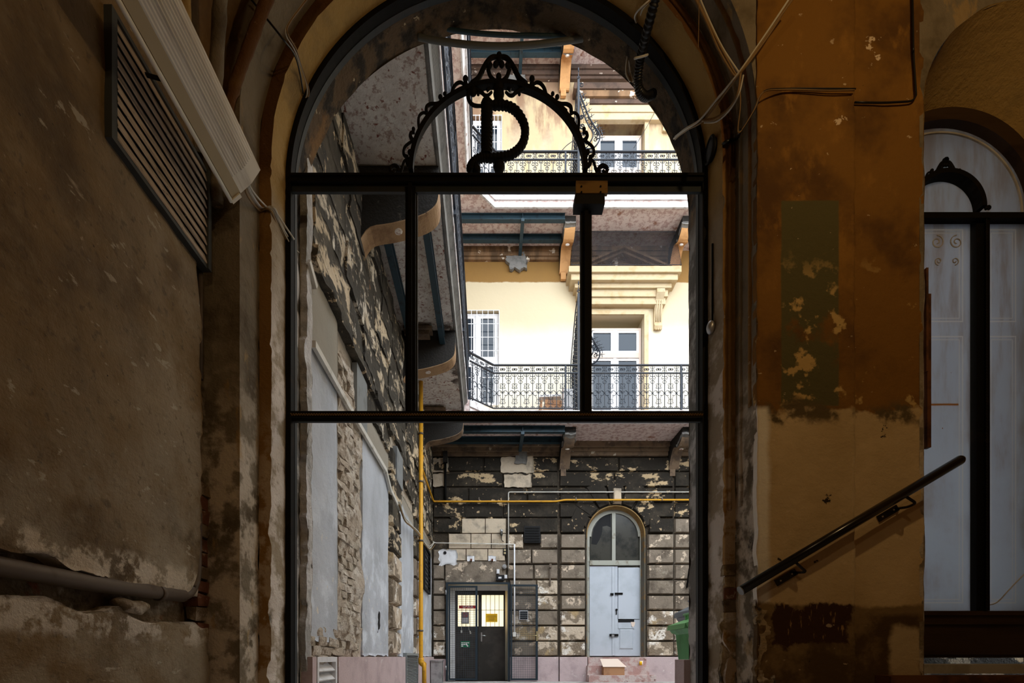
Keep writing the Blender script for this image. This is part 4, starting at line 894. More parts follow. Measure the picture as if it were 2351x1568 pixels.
# dividing screens with a spiked wing
def screen(lab, z, x=1.89):
    t = thing('iron_screen', lab, 'screen', (x, RY, z), 'spiked iron dividing screens')
    hz = 2.42
    obj('post', MB().box(x - .022, x + .022, RY - .022, RY + .022, z, z + hz), 'iron_grille', t)
    obj('finial', MB().tube(scroll(x, z + hz + .05, .04, -PI / 2, .9, RY, .5), .009, 6).cyl((x, RY, z + hz), (x, RY, z + hz + .16), .009, 6).ball((x, RY, z + hz + .22), .02, 6, (.8, .8, 2.5)), 'iron_grille', t)
    # leaf between post and wall, closely filled with scrollwork
    lf = MB(); y = RY + .06
    pr = [(x, RY, z + hz), (x, RY + .3, z + hz - .1), (x, RY + .62, z + hz - .45), (x, RY + .92, z + hz - .95), (x, BY - .05, z + .9), (x, BY - .05, z)]
    lf.tube(smoothp(pr[:5], 5) + [Vector(pr[5])], .012, 5)
    for k in range(7):
        yb = RY + .13 * (k + 1); ht = 2.3 - 1.7 * (k / 7) ** 1.6
        lf.tube([(x, yb, z), (x, yb, z + ht)], .007, 4, cap=False)
        zz2 = z + .12
        while zz2 < z + ht - .1:
            for s in (-1, 1): lf.tube([(x, p[0], p[2]) for p in scroll(yb + s * .032, zz2, .036, PI / 2, s * .9, 0, .35, 8)], .0095, 3, cap=False)
            zz2 += .085
    obj('scroll_leaf', lf, 'iron_grille', t)
    # wing thrown outwards over the court
    wg = MB(); ca, sa = math.cos(-.35), math.sin(-.35)
    def W(u, v): return (x + u * ca, RY + u * sa, z + v)
    v0 = H + .02
    edge_ = [(.02, hz - .25), (.10, hz - .50), (.22, hz - .85), (.34, hz - 1.10), (.43, hz - 1.28), (.42, hz - 1.42), (.30, hz - 1.52), (.10, v0)]
    inner = [(.03, hz - .42), (.10, hz - .72), (.20, hz - 1.0), (.28, hz - 1.16), (.30, hz - 1.28), (.22, hz - 1.40)]
    eo = smoothp([W(*p) for p in edge_], 5); ei = smoothp([W(*p) for p in inner], 5)
    wg.tube(eo, .016, 6); wg.tube(ei, .014, 6)
    for cu, cv_, r in ((.06, hz - .80, .05), (.07, hz - 1.0, .06), (.10, hz - 1.20, .085), (.14, hz - 1.40, .10)):
        wg.tube([W(a, c) for a, b_, c in scroll(cu, cv_, r, PI, -1.6, 0, .15, 12)], .012, 4)
    for k in range(11):
        f_ = k / 10; p = eo[2 + int(f_ * 22)]; q_ = ei[int(f_ * 22)]
        c_ = (Vector(p) + Vector(q_)) / 2
        wg.tube([c_ + Vector((.035 * math.cos(a) * ca, .035 * math.cos(a) * sa, .035 * math.sin(a))) for a in [2 * PI * i / 10 for i in range(10)]], .009, 4, closed=True)
        o_ = Vector(p); wg.tube([c_, o_ + Vector((.11 * ca, .11 * sa, .02))], lambda i: .011 if i == 0 else .003, 5)
        wg.tube([o_ + Vector((.045 * ca, .045 * sa, .05)), o_ + Vector((.055 * ca, .055 * sa, -.03))], .008, 4)
    wg.tube(scroll(x + .06, z + hz - .10, .05, PI, -1.3, RY, .3), .009, 5)
    obj('spiked_wing', wg, 'iron_grille', t)
    return t
screen('spiked iron dividing screen on the second floor gallery, top right of the monogram', 9.6)
screen('spiked iron dividing screen on the first floor gallery, half behind the mullion', 5.15)
# ---------------------------------------------------------------- the far wall
BX = lambda px: (px - 1120) / 99.8
BZ = lambda py: (1508 - py) / 99.8
wfar = MB()
HO = [(-.93, .46, GZ, 1.68), (2.27, 3.60, -.02, 3.47), (-.76, .26, 5.80, 7.98), (2.33, 3.59, 5.15, 7.86), (-.36, .32, 10.3, 12.46), (2.50, 3.60, 9.6, 12.35)]
holes(wfar, LX - .12, 12, GZ, TOP, HO, lambda a, z: (a, BY, z))
for a, b, c, d_ in HO:                           # reveals
    e = .50 if b < 1 and d_ < 2 else .45
    wfar.add([(a, BY, c), (b, BY, c), (b, BY, d_), (a, BY, d_), (a, BY + e, c), (b, BY + e, c), (b, BY + e, d_), (a, BY + e, d_)], [(0, 4, 7, 3), (1, 2, 6, 5), (3, 7, 6, 2), (0, 1, 5, 4), (4, 5, 6, 7)])
wall_far = struct('wall_far', wfar, 'cream')
obj('soot_ground', holes(MB(), LX - .06, 11.9, GZ, 4.88, [(-.93, .46, GZ, 1.68), (2.26, 3.61, -.03, 3.48)], lambda a, z: (a, BY - .012, z)), 'joint_dark', wall_far)
obj('arch_head', arched(MB(), 2.26, 3.61, 3.50, BY - .014, 2.935, .655, 2.80, zb=2.7, n=32), 'joint_dark', wall_far)
rb = []
for Yq, R_ in ((BY - .06, .675), (BY - .06, .655), (BY + .13, .625)): rb.append(apath(R_, Yq, 12, 32, 0, 0, 0, 2.935, 2.80, 0.0))
obj('door_reveal', MB().loft(rb, sm=False), 'ochre_reveal', wall_far)
ck = .3525
def blk(x0, x1, k, m, dep=.06, z0=None, z1=None, jit=.006):
    obj('stone_block', MB().rust(x0 + .006, x1 - .006, (.01 + ck * k if z0 is None else z0) + .012, (.01 + ck * (k + 1) if z1 is None else z1) - .012, BY - .012, dep + rnd.uniform(-.008, .008), .02, jit), m, wall_far)
lowm = ['stone_pale', 'stone_pale', 'stone_grey']
for k in range(5):
    blk(LX + .03, -.97, k, 'stone_grey' if k > 1 else 'stone_pale')
    blk(.50, 1.12, k, rnd.choice(lowm)); blk(1.12, 1.61, k, lowm[k % 3])
    blk(1.66, 2.24, k, ('stone_pale', 'stone_pale', 'stone_pale', 'stone_grey', 'stone_grey')[k], .085)
    blk(3.66, 4.26, k, ('stone_pale', 'stone_pale', 'stone_pale', 'stone_grey', 'stone_grey')[k], .085); blk(4.28, 5.2, k, 'stone_pale' if k < 3 else 'stone_grey')
blk(LX + .03, -1.0, 5, 'stone_grey'); blk(LX + .03, -.98, 6, 'stone_grey')
blk(.44, 1.05, 5, 'stone_grey'); blk(1.05, 1.61, 5, 'stone_grey')
blk(.44, 1.0, 6, 'stone_grey'); blk(1.0, 1.61, 6, 'stone_grey')
blk(.44, .82, 7, 'stone_pale'); blk(1.2, 1.61, 7, 'stone_grey')
blk(LX + .03, -.6, 8, 'stone_black'); blk(.45, 1.61, 8, 'stone_black')
for k in (5, 6, 7): blk(1.66, 2.24, k, 'stone_grey', .085); blk(3.66, 4.26, k, 'stone_grey', .085); blk(4.28, 5.2, k, 'stone_grey')
blk(1.66, 2.22, 8, 'stone_black', .085); blk(3.68, 4.26, 8, 'stone_black', .085); blk(4.28, 5.2, 8, 'stone_grey')
for k in range(13):
    for a, b in ((5.2, 6.1), (6.1, 7.0), (7.0, 8.0)): blk(a, b, k, 'stone_black' if k > 8 else 'stone_grey')
# large smooth patch with thin joints over the gate
for z0, z1, xs in ((1.70, 2.20, (-.98, .42)), (2.20, 2.48, (-.95, -.5, .0, .40)), (2.48, 2.83, (-.90, -.39, .08, .42)), (2.83, 3.18, (-.60, -.06, .42))):
    for a, b in zip(xs, xs[1:]):
        obj('stone_block', MB().rust(a + .005, b - .005, z0 + .006, z1 - .006, BY - .012, .05, .006, .001), 'stone_patch' if z0 > 2 else 'stone_grey', wall_far)
# upper courses, dark with soot
for k, xs in ((9, (LX + .03, -.55, .35, 1.61)), (10, (LX + .03, -.45, .9, 1.61)), (11, (LX + .03, -.97, .35, 1.61)), (12, (LX + .03, -.97, -.1, 1.61))):
    for a, b in zip(xs, xs[1:]): blk(a, b, k, 'stone_black', .05)
for k, xs in ((9, (1.64, 2.4)), (9, (3.5, 4.26)), (10, (1.64, 2.75)), (10, (3.12, 4.26)), (11, (1.64, 2.9, 4.26)), (12, (1.64, 3.0, 4.26)), (9, (4.28, 5.2)), (10, (4.28, 5.2)), (11, (4.28, 5.2)), (12, (4.28, 5.2))):
    for a, b in zip(xs, xs[1:]): blk(a, b, k, 'stone_black', .055)
for x0, x1, z0, z1 in ((.30, 1.05, 4.22, 4.58), (.38, 1.0, 3.90, 4.18), (LX + .04, -.9, 4.24, 4.56), (LX + .04, -.95, 3.90, 4.2)):
    obj('stone_patch', MB().slab((x0, BY - .068, z0), (x1 - x0, 0, 0), (0, 0, z1 - z0), (0, -1, 0), 14, 8, .03, .008, .03, 5, x0), 'stone_patch', wall_far)
def wedge(cx, cz, R0, R1, a0, a1, m, dep=.06, top=None):
    pts = [(cx + R0 * math.cos(a0), cz + R0 * math.sin(a0)), (cx + R1 * math.cos(a0), cz + R1 * math.sin(a0)), (cx + R1 * math.cos(a1), cz + R1 * math.sin(a1)), (cx + R0 * math.cos(a1), cz + R0 * math.sin(a1))]
    if top: pts = [(x, min(z, top)) for x, z in pts]
    c0 = Vector((sum(p[0] for p in pts) / 4, 0, sum(p[1] for p in pts) / 4)); n = 4
    out = [(x, BY - .012, z) for x, z in pts]; inn = []
    for x, z in pts:
        v = Vector((x, 0, z)); v = v + (c0 - v).normalized() * .035; inn.append((v.x, BY - .012 - dep, v.z))
    obj('voussoir', MB().add(out + inn, [(4, 5, 6, 7), (0, 1, 5, 4), (1, 2, 6, 5), (2, 3, 7, 6), (3, 0, 4, 7)]), m, wall_far)
for i in range(7):
    a0 = math.radians(14 + i * 21.9); wedge(2.935, 2.80, .70, 1.12 if i in (0, 6) else (1.18 if i in (1, 5) else 1.30), a0 + .015, a0 + math.radians(21.9) - .015, 'stone_black', .065)
for i in range(4): 
    a = math.radians(68 + i * 14); wedge(-.25, 2.25, .95, 1.62, a + .01, a + math.radians(14) - .01, 'stone_black', .05, 3.55)
obj('keystone', MB().rust(2.86, 3.06, 3.50, 3.86, BY - .06, .07, .02, .006), 'stone_patch', wall_far)
for x0, x1 in ((LX + .02, 1.63), (1.90, 4.12), (4.4, 8.0)):
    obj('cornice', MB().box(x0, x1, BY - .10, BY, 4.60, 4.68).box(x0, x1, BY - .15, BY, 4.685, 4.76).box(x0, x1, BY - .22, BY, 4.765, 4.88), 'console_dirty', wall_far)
for z, (x0, x1) in ((9.36, (LX, 1.62)), (9.36, (1.90, 4.12)), (13.5, (LX, 1.62)), (13.5, (1.9, 4.12))):
    obj('cornice', MB().box(x0, x1, BY - .07, BY, z - .26, z - .20).box(x0, x1, BY - .10, BY, z - .195, z - .10).box(x0, x1, BY - .13, BY, z - .095, z), 'shaded_trim' if z > 12 else 'brown_trim', wall_far)
for z in (9.18, 13.3): obj('cement_patch', MB().slab((.48, BY - .10, z - .30), (.42, 0, 0), (-.06, 0, .42), (0, -1, 0), 12, 12, .08, .02, .10, 6, z), 'cement_grey', wall_far)
obj('cement_patch', MB().slab((.62, BY - .10, 4.42), (.28, 0, 0), (0, 0, .40), (0, -1, 0), 7, 9, .08, .02, .04, 6, 2), 'cement_grey', wall_far)
struct('baseboard_far', MB().box(.50, 1.62, BY - .075, BY, GZ, 0).box(1.64, 2.27, BY - .11, BY, GZ, 0).box(3.62, 4.9, BY - .11, BY, GZ, 0).box(4.9, 11.9, BY - .075, BY, GZ, 0).box(LX, -.96, BY - .075, BY, GZ, -.05), 'plinth_pink')
# gate cage before the shop door
t = thing('mesh_gate', 'dark steel gate frame with a closed wire mesh leaf and an open passage', 'gate', (-.25, 11.0, GZ))
yg = 11.03
bar = lambda m, x0, x1, z0, z1, y=yg: m.box(x0, x1, y - .025, y + .025, z0, z1)
f_ = MB(); bar(f_, -.955, -.905, GZ, 1.70); bar(f_, .455, .505, GZ, 1.70); bar(f_, -.905, .455, 1.655, 1.70)
obj('frame', f_, 'iron_cage', t)
f_ = MB(); bar(f_, -.895, -.86, GZ + .03, 1.62); bar(f_, -.285, -.235, GZ + .03, 1.62); bar(f_, -.86, -.285, 1.58, 1.62); bar(f_, -.86, -.285, GZ + .03, GZ + .07)
lf = obj('leaf', f_, 'iron_cage', t)
def mesh_(parent, x0, x1, z0, z1, y, sx=.05, sz=.05):
    m_ = MB(); n = int((x1 - x0) / sx)
    for i in range(1, n): m_.box(x0 + i * sx - .0022, x0 + i * sx + .0022, y - .003, y + .003, z0, z1)
    n = int((z1 - z0) / sz)
    for i in range(1, n): m_.box(x0, x1, y + .003, y + .009, z0 + i * sz - .0022, z0 + i * sz + .0022)
    o = obj('wire_mesh', m_, 'wire_grey', parent); o['kind'] = 'stuff'
mesh_(lf, -.86, -.285, GZ + .07, 1.58, yg)
for z in (1.42, -.30): obj('hinge', MB().cyl((-.955, yg - .03, z), (-.955, yg - .03, z + .10), .014, 8), 'metal_grey', t)
t = thing('mesh_gate', 'open wire mesh gate leaf folded back flat against the stone wall', 'gate', (.82, 10.98, GZ))
f_ = MB(); yo = 10.98
bar(f_, .515, .55, GZ + .03, 1.64, yo); bar(f_, 1.085, 1.135, GZ + .03, 1.64, yo); bar(f_, .55, 1.085, 1.60, 1.64, yo); bar(f_, .55, 1.085, GZ + .03, GZ + .07, yo)
lf = obj('leaf', f_, 'iron_cage', t); mesh_(lf, .55, 1.085, GZ + .07, 1.60, yo)
obj('handle', MB().tube(fillet([(1.11, 10.95, .48), (1.11, 10.92, .48), (1.01, 10.92, .48)], .02, 4), .011, 8).box(1.095, 1.13, 10.94, 10.953, .36, .58), 'brass', t)
# shop door
t = sempty('door_1', (-.2, 11.42, GZ))
yd = 11.42; dX = lambda px: (px - 1120) * yd / F; dZ = lambda py: (1508 - py) * yd / F
obj('surround', MB().box(-.93, dX(1045), yd - .01, yd + .08, GZ, 1.68).box(dX(1045), .46, yd - .01, yd + .08, dZ(1356), 1.68), 'white_paint', t)
f_ = MB(); f_.box(dX(1045), dX(1051), yd, yd + .07, GZ, dZ(1356)).box(dX(1051), dX(1160), yd, yd + .07, dZ(1366), dZ(1356)).box(dX(1156), dX(1160), yd, yd + .07, GZ, dZ(1366)).box(dX(1098), dX(1106), yd - .01, yd + .06, GZ, dZ(1366))
obj('frame', f_, 'door_dark', t)
for a, b in ((1051, 1098), (1106, 1156)):
    obj('leaf', MB().box(dX(a), dX(b), yd + .01, yd + .06, GZ, dZ(1438)), 'door_dark', t)
    p_ = obj('pane', MB().box(dX(a), dX(b), yd + .03, yd + .036, dZ(1438), dZ(1366)), 'glass_lit', t)
    for k in range(1, 5): obj('bar', MB().box(dX(a + (b - a) * k / 5) - .005, dX(a + (b - a) * k / 5) + .005, yd + .012, yd + .022, dZ(1438), dZ(1366)), 'iron_black', p_)
    obj('bar', MB().box(dX(a), dX(b), yd + .022, yd + .028, dZ(1400) - .004, dZ(1400) + .004), 'iron_black', p_)
obj('handle', MB().box(dX(1104), dX(1107), yd - .025, yd - .01, dZ(1473), dZ(1452)).tube([(dX(1105), yd - .05, dZ(1459)), (dX(1116), yd - .05, dZ(1460))], .008, 8).cyl((dX(1105), yd - .05, dZ(1459)), (dX(1105), yd - .01, dZ(1459)), .008, 8), 'steel_bright', t)
def text(s, m, parent, loc, size, ax='CENTER', sx=1):
    c = bpy.data.curves.new('lettering', 'FONT'); c.body = s; c.size = size; c.align_x = ax; c.align_y = 'CENTER'; c.extrude = .001
    c.materials.append(MATS[m]); o = bpy.data.objects.new('lettering', c); C.objects.link(o); o.parent = parent
    o.rotation_euler = (PI / 2, 0, 0); o.scale = (sx, 1, 1); o.location = Vector(loc) - (ORG[parent] if parent else Vector())
    dg = bpy.context.evaluated_depsgraph_get(); me = bpy.data.meshes.new_from_object(o.evaluated_get(dg)); n = bpy.data.objects.new('lettering', me); C.objects.link(n)
    n.parent = parent; n.rotation_euler = o.rotation_euler; n.scale = o.scale; n.location = o.location; bpy.data.objects.remove(o); bpy.data.curves.remove(c)
    return n
def plate(name, lab, cat, x0, x1, z0, z1, y, m, th=.004):
    return tag(obj(name, MB().box(x0, x1, y - th, y, z0, z1), m), lab, cat)
s_ = plate('shop_sign', 'red sign with white letters in the lit left shop window', 'sign', dX(1054), dX(1094), dZ(1397), dZ(1390), yd + .008, 'sign_red')
text('SPAR', 'sign_white', s_, ((dX(1056) + dX(1093)) / 2, yd + .002, (dZ(1397) + dZ(1390)) / 2), .075, sx=1.55)
s_ = plate('notice', 'grey notice sheet with a red barred circle in the lit left shop window', 'notice', dX(1059), dX(1077), dZ(1432), dZ(1405), yd + .008, 'sign_grey')
cx, cz = dX(1068.5), dZ(1411)
obj('barred_circle', MB().tube([(cx + .055 * math.cos(a), yd + .003, cz + .055 * math.sin(a)) for a in [2 * PI * i / 20 for i in range(20)]], .006, 4, closed=True).obox((cx - .04, yd + .003, cz + .04), (cx + .04, yd + .003, cz - .04), .006, .012, up=(.7, 0, .7)), 'sign_red', s_)
for k in range(4): obj('print_line', MB().box(dX(1061), dX(1075), yd + .002, yd + .0038, dZ(1420.5 + k * 2.8), dZ(1419.3 + k * 2.8)), 'sign_white', s_)
s_ = plate('notice', 'yellow paper notice in the lit right shop window', 'notice', dX(1115), dX(1142), dZ(1428), dZ(1409), yd + .008, 'sign_yellow')
for k, (a, b) in enumerate(((1119, 1138), (1117, 1140), (1121, 1135), (1122, 1136), (1121, 1134))): obj('print_line', MB().box(dX(a), dX(b), yd + .002, yd + .0038, dZ(1414 + k * 2.6), dZ(1413.2 + k * 2.6)), 'wood_plate', s_)
s_ = plate('door_sign', 'small green sign with white lettering low on the mesh covered door', 'sign', dX(1057.5), dX(1079), dZ(1486), dZ(1472), yd - .002, 'sign_green')
for k, (a, b) in enumerate(((1059, 1077), (1059, 1069), (1059, 1064))): obj('print_line', MB().box(dX(a), dX(b), yd - .0075, yd - .006, dZ(1477 + k * 3.6), dZ(1475 + k * 3.6)), 'sign_white', s_)
obj('figure_mark', MB().obox((dX(1071), yd - .007, dZ(1479.5)), (dX(1074.5), yd - .007, dZ(1484)), .002, .03).ball((dX(1070.5), yd - .007, dZ(1478.8)), .014, 6, (1, .1, 1)), 'sign_white', s_)
for i, (a, b, c) in enumerate(((1059.5, 1059.5, 1452), (1076, 1079, 1454))):
    t2 = thing('hanging_tag', ('pale tag hanging straight on a cord below the left shop window', 'pale tilted tag on a cord just right of the straight one')[i], 'tag', (dX(b), yd - .03, dZ(c)))
    obj('cord', MB().tube([(dX(a), yd - .02, dZ(1438)), (dX(a) + .004, yd - .022, dZ(1445)), (dX(b), yd - .02, dZ(c - 5))], .004, 5), 'cable_pale', t2)
    obj('weight', MB().obox((dX(b), yd - .02, dZ(c - 5)), (dX(b + (0, 1.6)[i]), yd - .02, dZ(c + 1)), .012, .035, up=(1, 0, 0)), 'conduit_white', t2)
# grey double door with arched fanlight
t = sempty('door_2', (2.96, 11.26, 0)); yq = 11.26
qX = lambda px: (px - 1120) * yq / F; qZ = lambda py: (1508 - py) * yq / F
obj('frame', MB().box(2.30, 2.37, yq, yq + .06, 0, 2.8).box(3.545, 3.62, yq, yq + .06, 0, 2.8).box(2.37, 3.545, yq - .03, yq + .06, qZ(1298), qZ(1287)), 'door_olive', t)
obj('arch_frame', ring_sec(.545, .665, yq, yq + .06, n=32, cx=2.957, cz=2.80), 'door_olive', t)
obj('mullion', MB().box(qX(1405), qX(1413), yq - .01, yq + .05, qZ(1287), 3.365), 'door_olive', t)
nn = 24
obj('pane', MB().prism([(2.957, yq + .03, qZ(1287))] + [(2.957 - .57, yq + .03, qZ(1287))] + [(2.957 - .57 * math.cos(PI * i / nn), yq + .03, 2.80 + .57 * math.sin(PI * i / nn)) for i in range(nn // 2 + 1)], (0, .005, 0)), 'glass_grey', t)
obj('pane', MB().prism([(2.957 + .57, yq + .03, qZ(1287)), (2.957, yq + .03, qZ(1287))] + [(2.957 - .57 * math.cos(PI * i / nn), yq + .03, 2.80 + .57 * math.sin(PI * i / nn)) for i in range(nn // 2, nn + 1)], (0, .005, 0)), 'glass_grey', t)
obj('broken_gap', MB().prism([(qX(x), yq + .026, qZ(y)) for x, y in ((1358, 1248), (1364, 1212), (1376, 1192), (1396, 1176), (1403, 1176), (1403, 1210), (1394, 1206), (1384, 1208), (1382, 1226), (1376, 1240), (1370, 1250))], (0, .002, 0)), 'black_plastic', t)
l1 = obj('leaf', MB().box(qX(1353), qX(1409), yq, yq + .045, qZ(1506), qZ(1300)).box(qX(1405), qX(1411), yq - .012, yq - .001, qZ(1505), qZ(1301)), 'door_grey', t)
l2m = MB().box(qX(1411.5), qX(1470), yq, yq + .045, qZ(1506), qZ(1422))
l2m.box(qX(1411.5), qX(1418), yq, yq + .045, qZ(1422), qZ(1300)).box(qX(1418), qX(1470), yq + .02, yq + .045, qZ(1421.5), qZ(1303)).box(qX(1419), qX(1467), yq - .016, yq + .0195, qZ(1421), qZ(1303))
l2 = obj('leaf', l2m, 'door_grey', t)
obj('panel', MB().rust(qX(1421), qX(1454), qZ(1491), qZ(1443), yq, .018, .03, 0), 'door_grey', t)
obj('rail_moulding', MB().box(qX(1419), qX(1456), yq - .02, yq, qZ(1443), qZ(1440)).box(qX(1419), qX(1449), yq - .008, yq, qZ(1440), qZ(1430)), 'door_grey', t)
obj('letter_slot', MB().box(qX(1419), qX(1456), yq - .002, yq + .004, qZ(1429), qZ(1422)), 'black_plastic', t)
obj('paper', MB().prism([(qX(1448), yq - .012, qZ(1428)), (qX(1458), yq - .012, qZ(1428)), (qX(1457), yq - .02, qZ(1434)), (qX(1454), yq - .02, qZ(1440)), (qX(1450), yq - .02, qZ(1438))], (0, .006, 0)), 'card_light', t)
for (a, b, y0_, y1_) in ((1401, 1408, 1367, 1362), (1411, 1429, 1365.5, 1361), (1399, 1419, 1461, 1455.5)):
    hp = obj('hasp', MB().box(qX(a), qX(b), yq - .03, yq - .0125, qZ(y0_), qZ(y1_)), 'iron_black', t)
obj('padlock', MB().box(qX(1403), qX(1409), yq - .05, yq - .031, qZ(1462), qZ(1457)), 'metal_grey', t)
obj('lock', MB().cyl((qX(1415), yq - .03, qZ(1400)), (qX(1415), yq, qZ(1400)), .024, 10).box(qX(1414), qX(1416), yq - .015, yq, qZ(1411), qZ(1402)), 'iron_black', t)
st = tag(obj('stone_steps', MB().box(2.29, 3.62, 11.03, 11.30, GZ, -.005).box(2.25, 3.64, 10.90, 11.029, GZ, -.20).box(2.22, 3.70, 10.62, 10.899, GZ, -.405), 'step_pink'), 'three worn pink stone steps below the grey double door', 'steps')
t = thing('cardboard_box', 'brown cardboard box with open pale flap on the steps', 'box', (2.75, 10.76, -.405))
obj('carton', MB().box(2.56, 3.02, 10.68, 10.87, -.405, -.225), 'box_card', t)
obj('flap', MB().prism([(2.54, 10.66, -.222), (3.06, 10.66, -.222), (2.93, 10.89, -.05), (2.53, 10.89, -.05)], (0, .008, .006)), 'card_light', t)
t = thing('tin_can', 'small white and yellow can standing on the step below the grey door', 'can', (3.47, 10.96, -.2))
obj('can_body', MB().cyl((3.48, 10.965, -.20), (3.48, 10.965, -.09), .036, 14), 'sign_white', t); obj('band', MB().cyl((3.47, 10.96, -.19), (3.47, 10.96, -.10), .035, 14), 'sign_yellow', t)
# small fittings on the far wall
yw = BY - .065
t = thing('wall_vent', 'square black ventilation grille in the sooty stone between gate and door', 'vent', (1.02, yw, 2.62))
obj('frame', MB().box(.83, 1.20, yw - .03, BY, 2.61, 2.99), 'black_plastic', t)
for k in range(6): obj('slat', MB().obox((.85, yw - .033, 2.65 + k * .058), (1.18, yw - .033, 2.65 + k * .058), .012, .03), 'iron_black', t)
t = thing('conduit', 'thin white conduit running level above the yellow pipe and down the wall', 'conduit', (.47, yw, 2))
obj('tube', MB().tube(fillet([(.47, 11.03, 2.02), (.47, 11.03, 3.76), (8, 11.03, 3.76)], .04, 4), .013, 8), 'conduit_white', t)
t = thing('conduit', 'pale conduit level above the gate, joined to a white drop pipe', 'conduit', (.6, yw, .55))
obj('tube', MB().tube(fillet([(-1.25, 10.98, 2.62), (-1.2, 11.03, 2.60), (.6, 11.03, 2.57)], .03, 3), .012, 8), 'conduit_white', t)
obj('tube', MB().tube([(.605, 10.985, 2.56), (.605, 10.985, .53)], .018, 8), 'white_paint', t)
obj('end_box', MB().box(.57, .64, 10.96, 11.03, .46, .56), 'conduit_white', t)
t = thing('wall_lamp', 'small glass wall lamp beside the white conduit above the gate', 'lamp', (.30, yw - .05, 2.7))
obj('globe', MB().ball((.31, yw - .06, 2.80), .042, 8, (.8, .8, 1.2)), 'glass_grey', t)
obj('cap', MB().cyl((.31, yw - .06, 2.84), (.31, yw - .06, 2.90), .035, 10), 'metal_grey', t)
obj('arm', MB().tube(fillet([(.31, yw - .06, 2.75), (.31, yw - .06, 2.66), (.36, yw, 2.64)], .03, 4), .008, 6), 'iron_black', t)
t = thing('floodlight', 'small black floodlight over the right end of the gate frame', 'light', (.28, yw - .06, 1.74))
obj('body', MB().box(.19, .37, yw - .09, yw, 1.74, 1.86), 'black_plastic', t); obj('lens', MB().box(.24, .31, yw - .094, yw - .0905, 1.78, 1.82), 'white_paint', t)
tag(obj('junction_box', MB().box(.20, .265, yw - .05, yw, 1.90, 2.00).box(.21, .255, yw - .055, yw - .0501, 1.91, 1.99), 'white_paint'), 'white junction box above the black floodlight', 'box')
tag(obj('junction_box', MB().box(.38, .44, yw - .05, yw, 1.79, 1.87).box(.39, .43, yw - .055, yw - .0501, 1.80, 1.86), 'white_paint'), 'white junction box beside the black floodlight', 'box')
tag(obj('round_box', MB().cyl((.38, yw, 2.06), (.38, yw - .07, 2.06), .05, 14).cyl((.38, yw - .071, 2.06), (.38, yw - .085, 2.06), .028, 12), 'metal_grey'), 'round grey siren fixed above the floodlight', 'siren')
t = thing('terminal_plate', 'black plate with two yellowish round terminals above the siren', 'plate', (.4, yw, 2.38))
obj('plate', MB().box(.35, .43, yw - .02, yw, 2.33, 2.48), 'black_plastic', t)
for z in (2.37, 2.44): obj('terminal', MB().cyl((.39, yw - .021, z), (.39, yw - .035, z), .024, 10), 'brass', t)
for i, x in enumerate((-.38, .10)):
    t2 = thing('wall_hook', ('left of two rusty hooks in white plaster over the gate', 'right of two rusty hooks in white plaster over the gate')[i], 'hook', (x, yw, 2.2))
    obj('stub', MB().box(x - .02, x + .02, yw - .09, yw, 2.19, 2.23), 'brick_red', t2)
    obj('plaster_dab', MB().slab((x - .09, yw - .012, 2.19), (.18, 0, 0), (0, 0, .13), (0, -1, 0), 6, 5, .02, .012, .03, 8, i * 4), 'white_paint', t2)
obj('plaster_dab', MB().slab((-1.13, yw - .012, 2.08), (.42, 0, 0), (0, 0, .36), (0, -1, 0), 10, 9, .03, .008, .05, 6, 11), 'white_paint', wall_far)
obj('vent_hole', MB().cyl((-.98, yw - .03, 2.38), (-.98, yw + .02, 2.38), .035, 14), 'black_plastic', wall_far)
t = thing('stove_pipe', 'slim black drain pipe high on the left of the far wall', 'pipe', (-.96, 11.05, 3.5))
obj('tube', MB().cyl((-.97, 11.04, 3.50), (-.97, 11.04, 4.42), .028, 10), 'iron_black', t); obj('head', MB().box(-1.02, -.92, 10.98, 11.09, 4.43, 4.68), 'console_soot_shade', t)
tag(obj('wall_bracket', MB().obox((1.42, 11.03, 1.62), (1.42, 11.03, 2.08), .03, .03).box(1.40, 1.45, 10.98, 11.02, 2.03, 2.12), 'pipe_steel'), 'rusty iron bracket with white cap on the pier left of the grey door', 'bracket')
t = thing('wall_bracket', 'bent black iron arm on the wall right of the grey door', 'bracket', (4.68, 10.9, 1.7))
obj('arm', MB().tube(fillet([(4.55, 11.05, 1.58), (4.55, 10.9, 2.02), (4.80, 10.75, 2.12)], .05, 4), .022, 8).tube([(4.60, 11.05, 1.62), (4.66, 10.83, 2.04)], .014, 6), 'iron_black', t)
tag(obj('sheet_metal_duct', MB().box(-1.22, -.98, 10.35, 10.60, GZ, -.085).box(-1.235, -.965, 10.335, 10.615, -.10, -.07), 'metal_grey'), 'grey sheet metal duct standing in the corner left of the gate', 'duct')
t = thing('small_grille', 'small black grille in the stone behind the open gate leaf', 'grille', (.81, yw, .85))
obj('frame', MB().box(.72, .92, yw - .03, yw + .04, .85, 1.06), 'white_paint', t); obj('backing', MB().box(.735, .905, yw - .034, yw - .031, .86, 1.04), 'black_plastic', t)
for k in range(3): obj('bar', MB().box(.735, .905, yw - .04, yw - .035, .90 + k * .045, .908 + k * .045), 'metal_grey', t)
